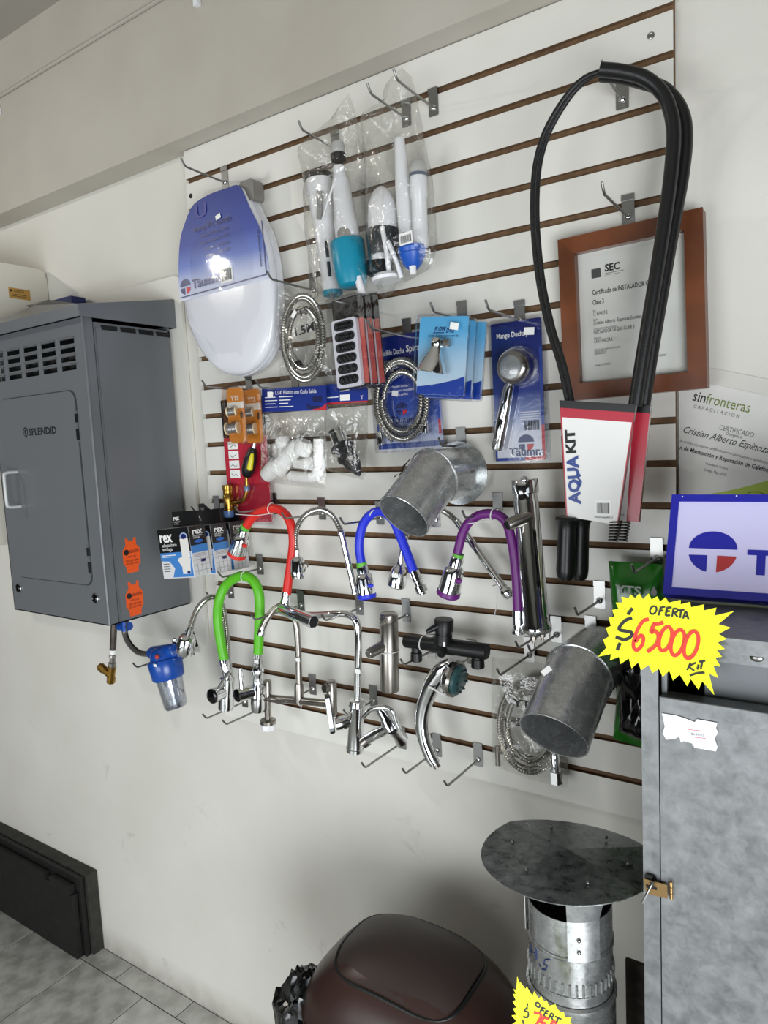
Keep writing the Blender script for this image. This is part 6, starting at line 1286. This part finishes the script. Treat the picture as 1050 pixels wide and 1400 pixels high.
# cap: folded cone
n = 72; ap = V((px_, py_, zrim + .012)); top_, bot_ = [], []
cr = []
for j, q in enumerate(((700, 1122), (692, 1206), (858, 1224), (878, 1152))):
    w_ = PZ(*q, zrim); cr.append((math.atan2(w_.y - py_, w_.x - px_) % (2 * math.pi), .006 if j % 2 == 0 else -.001))
cr.sort(); cr.append((cr[0][0] + 2 * math.pi, cr[0][1]))
ths = []
for (t0_, h0_), (t1_, h1_) in zip(cr, cr[1:]):
    A_ = V((math.cos(t0_) * RCAP, math.sin(t0_) * RCAP, h0_ - .012)); B_ = V((math.cos(t1_) * RCAP, math.sin(t1_) * RCAP, h1_ - .012)); nn = A_.cross(B_)
    for k in range(n // 4):
        t = t0_ + (t1_ - t0_) * k / (n // 4); x, y = RCAP * math.cos(t), RCAP * math.sin(t); z = -(nn.x * x + nn.y * y) / nn.z
        top_.append(V((px_ + x, py_ + y, ap.z + max(z, -.03) + .014 * math.cos(t - tcam)))); bot_.append(top_[-1] - V((0, 0, .0014)))
mb = MB().add([ap] + top_ + bot_ + [ap - V((0, 0, .0014))], [(0, 1 + k, 1 + (k + 1) % n) for k in range(n)] + [(1 + k, 1 + n + k, 1 + n + (k + 1) % n, 1 + (k + 1) % n) for k in range(n)] + [(1 + 2 * n, 1 + n + (k + 1) % n, 1 + n + k) for k in range(n)])
cap_ = build('rain_cap', mb, GALVC, cp, smooth=4)
for j in range(6):
    t = tcam + .3 + j * math.pi / 3; r_ = .085; build('rivet', MB().ball((px_ + r_ * math.cos(t), py_ + r_ * math.sin(t), zrim + .0065 + .014 * r_ / RCAP * math.cos(t - tcam)), .0030, 10), HOOKM, cap_)
def cylhit(x, y, r=PR):
    v = ray(x, y); a = v.x ** 2 + v.y ** 2; dx, dy = CAM.x - px_, CAM.y - py_; b = 2 * (v.x * dx + v.y * dy); c = dx * dx + dy * dy - r * r; t = (-b - math.sqrt(max(b * b - 4 * a * c, 0))) / (2 * a); return CAM + v * t
mb = MB()
for l in ([(726, 1292), (726, 1302), (733, 1302)], [(733, 1296), (733, 1312)], [(737, 1318), (739, 1322)], [(752, 1312), (745, 1312), (743, 1318), (748, 1320), (746, 1326), (741, 1325)]): mb.tube([cylhit(x, y, PR + .0006) for x, y in l], .0009, 5)
build('marker_digits', mb, mat('blue_marker', '23356E', .5), cp, smooth=0)
# rusty plate
p = AT(866, 1314, 1.10)
mb = MB().wbox(p.x - .012, p.x + .03, p.y - .002, p.y + .004, .0, p.z); rp = tag(build('rusty_plate', mb, RUST, None, smooth=0), 'narrow rusty steel plate standing beside the metal cabinet', 'steel plate')

# ------------------------------------------------------------------ swing-lid bin and liner bag
BC = V((.772, -.275, 0)); LW, LD, LZ, LH = .212, .150, .600, .205
bn = thing('swing_bin', 'dark brown plastic swing lid bin against the white wall', 'bin', (BC.x, BC.y, 0))
def sup(a, e): return (abs(math.cos(a)) ** (2 / e) * (1 if math.cos(a) >= 0 else -1), abs(math.sin(a)) ** (2 / e) * (1 if math.sin(a) >= 0 else -1))
def ringp(w, d, z, e=3.2, n=48): return [V((BC.x + w * sup(2 * math.pi * k / n, e)[0], BC.y + d * sup(2 * math.pi * k / n, e)[1], z)) for k in range(n)]
def loft(rs, cap0=True, cap1=True):
    n = len(rs[0]); vs = [v for r_ in rs for v in r_]; fs = [(i * n + k, i * n + (k + 1) % n, (i + 1) * n + (k + 1) % n, (i + 1) * n + k) for i in range(len(rs) - 1) for k in range(n)]
    if cap0: fs.append(tuple(range(n))[::-1])
    if cap1: fs.append(tuple((len(rs) - 1) * n + k for k in range(n)))
    return MB().add(vs, fs)
build('body', loft([ringp(.165, .115, 0), ringp(.17, .12, .01), ringp(.20, .135, LZ - .02), ringp(.205, .139, LZ)]), BROWNP, bn, smooth=50)
prof = [(1.0, 0), (1.01, .006), (1.01, .045), (1.0, .052), (.985, .056)]
def dome(s): return LZ + .056 + (LH - .056) * (1 - s ** 2.2) ** .62
rs = [ringp(LW * s, LD * s, LZ + z) for s, z in prof] + [ringp(LW * s, LD * (s ** .9), dome(s), 3.2 - .9 * (1 - s)) for s in (.96, .90, .82, .72, .6, .46, .3, .14, .03)]
build('lid', loft(rs), BROWNP, bn, smooth=50)
# flap: panel following the dome, framed by a groove
def dpt(u, v, off=0.0):
    e = 2.6; s = min((abs(u) ** e + abs(v) ** e) ** (1 / e), .985); return V((BC.x + LW * u, BC.y + LD * v, dome(s) + off))
fl_out = [(.63 * sup(2 * math.pi * k / 64, 3.6)[0] + .02, .66 * sup(2 * math.pi * k / 64, 3.6)[1] - .02) for k in range(64)]
vs, fs = [], []; nr = 8
for i in range(nr + 1):
    for (u, v) in fl_out: vs.append(dpt(.02 + (u - .02) * (1 - i / nr * .999), -.02 + (v + .02) * (1 - i / nr * .999), .0045))
for i in range(nr):
    for k in range(64): fs.append((i * 64 + k, i * 64 + (k + 1) % 64, (i + 1) * 64 + (k + 1) % 64, (i + 1) * 64 + k))
for k in range(64):
    vs.append(dpt(*fl_out[k], -.004))
b_ = (nr + 1) * 64; fs += [(b_ + k, b_ + (k + 1) % 64, (k + 1) % 64, k) for k in range(64)]
build('swing_flap', MB().add(vs, fs), BROWNF, bn, smooth=45)
build('flap_groove', MB().tube([dpt(u * 1.03, v * 1.03, .0015) for u, v in fl_out], .0042, 8, closed=True), BLACKM, bn)
build('rim_line', MB().tube(ringp(LW * 1.012, LD * 1.012, LZ + .045), .0022, 8, closed=True), BROWNP, bn)
# liner bag bulging out under the lid at the left
cb_ = P(424, 1372, .33); lb_ = MB(); vs, fs = [], []; NU, NV = 40, 28
for i in range(NV + 1):
    for j in range(NU):
        t, a = math.pi * i / NV, 2 * math.pi * j / NU; d_ = V((math.sin(t) * math.cos(a), math.sin(t) * math.sin(a), math.cos(t)))
        r_ = 1 + .22 * noise.noise(d_ * 2.3 + V((4, 1, 2))) + .16 * abs(noise.noise(d_ * 6 + V((1, 7, 3)))) + .07 * noise.noise(d_ * 14)
        vs.append(V((cb_.x + .078 * d_.x * r_, cb_.y + .06 * d_.y * r_, cb_.z - .055 + .120 * d_.z * r_)))
for i in range(NV):
    for j in range(NU): fs.append((i * NU + j, (i + 1) * NU + j, (i + 1) * NU + (j + 1) % NU, i * NU + (j + 1) % NU))
lb_.add(vs, fs); tag(build('bin_bag', lb_, BAGK, None, smooth=22), 'crumpled shiny black bin bag bulging left of the brown bin', 'bag')

# ------------------------------------------------------------------ black boards on the floor
for nm, x1, y0, y1, z1, mm, lab in (('board', -.738, -.022, .019, .298, BOARDG, 'dark grey board standing nearest the wall on the floor'), ('board', -.752, -.041, -.024, .292, BOARDK, 'middle thin black board in the stack on the floor'), ('board', -.768, -.066, -.043, .268, BOARDK, 'front black board with a small notch at the floor tiles')):
    fb_ = F((0, y1, 0)); mb = MB()
    if 'notch' in lab: mb.prism(fb_, [(-1.75, 0), (x1, 0), (x1, z1 - .03), (x1 - .012, z1 - .03), (x1 - .012, z1), (-.905, z1), (-.905, z1 - .02), (-.935, z1 - .02), (-.935, z1), (-1.75, z1)], 0, y1 - y0)
    else: mb.prism(fb_, [(-1.75, 0), (x1, 0), (x1, z1), (-1.75, z1)], 0, y1 - y0)
    tag(build(nm, mb, mm, None, smooth=0, bev=.003), lab, 'board', 'boards leaning at the wall foot')
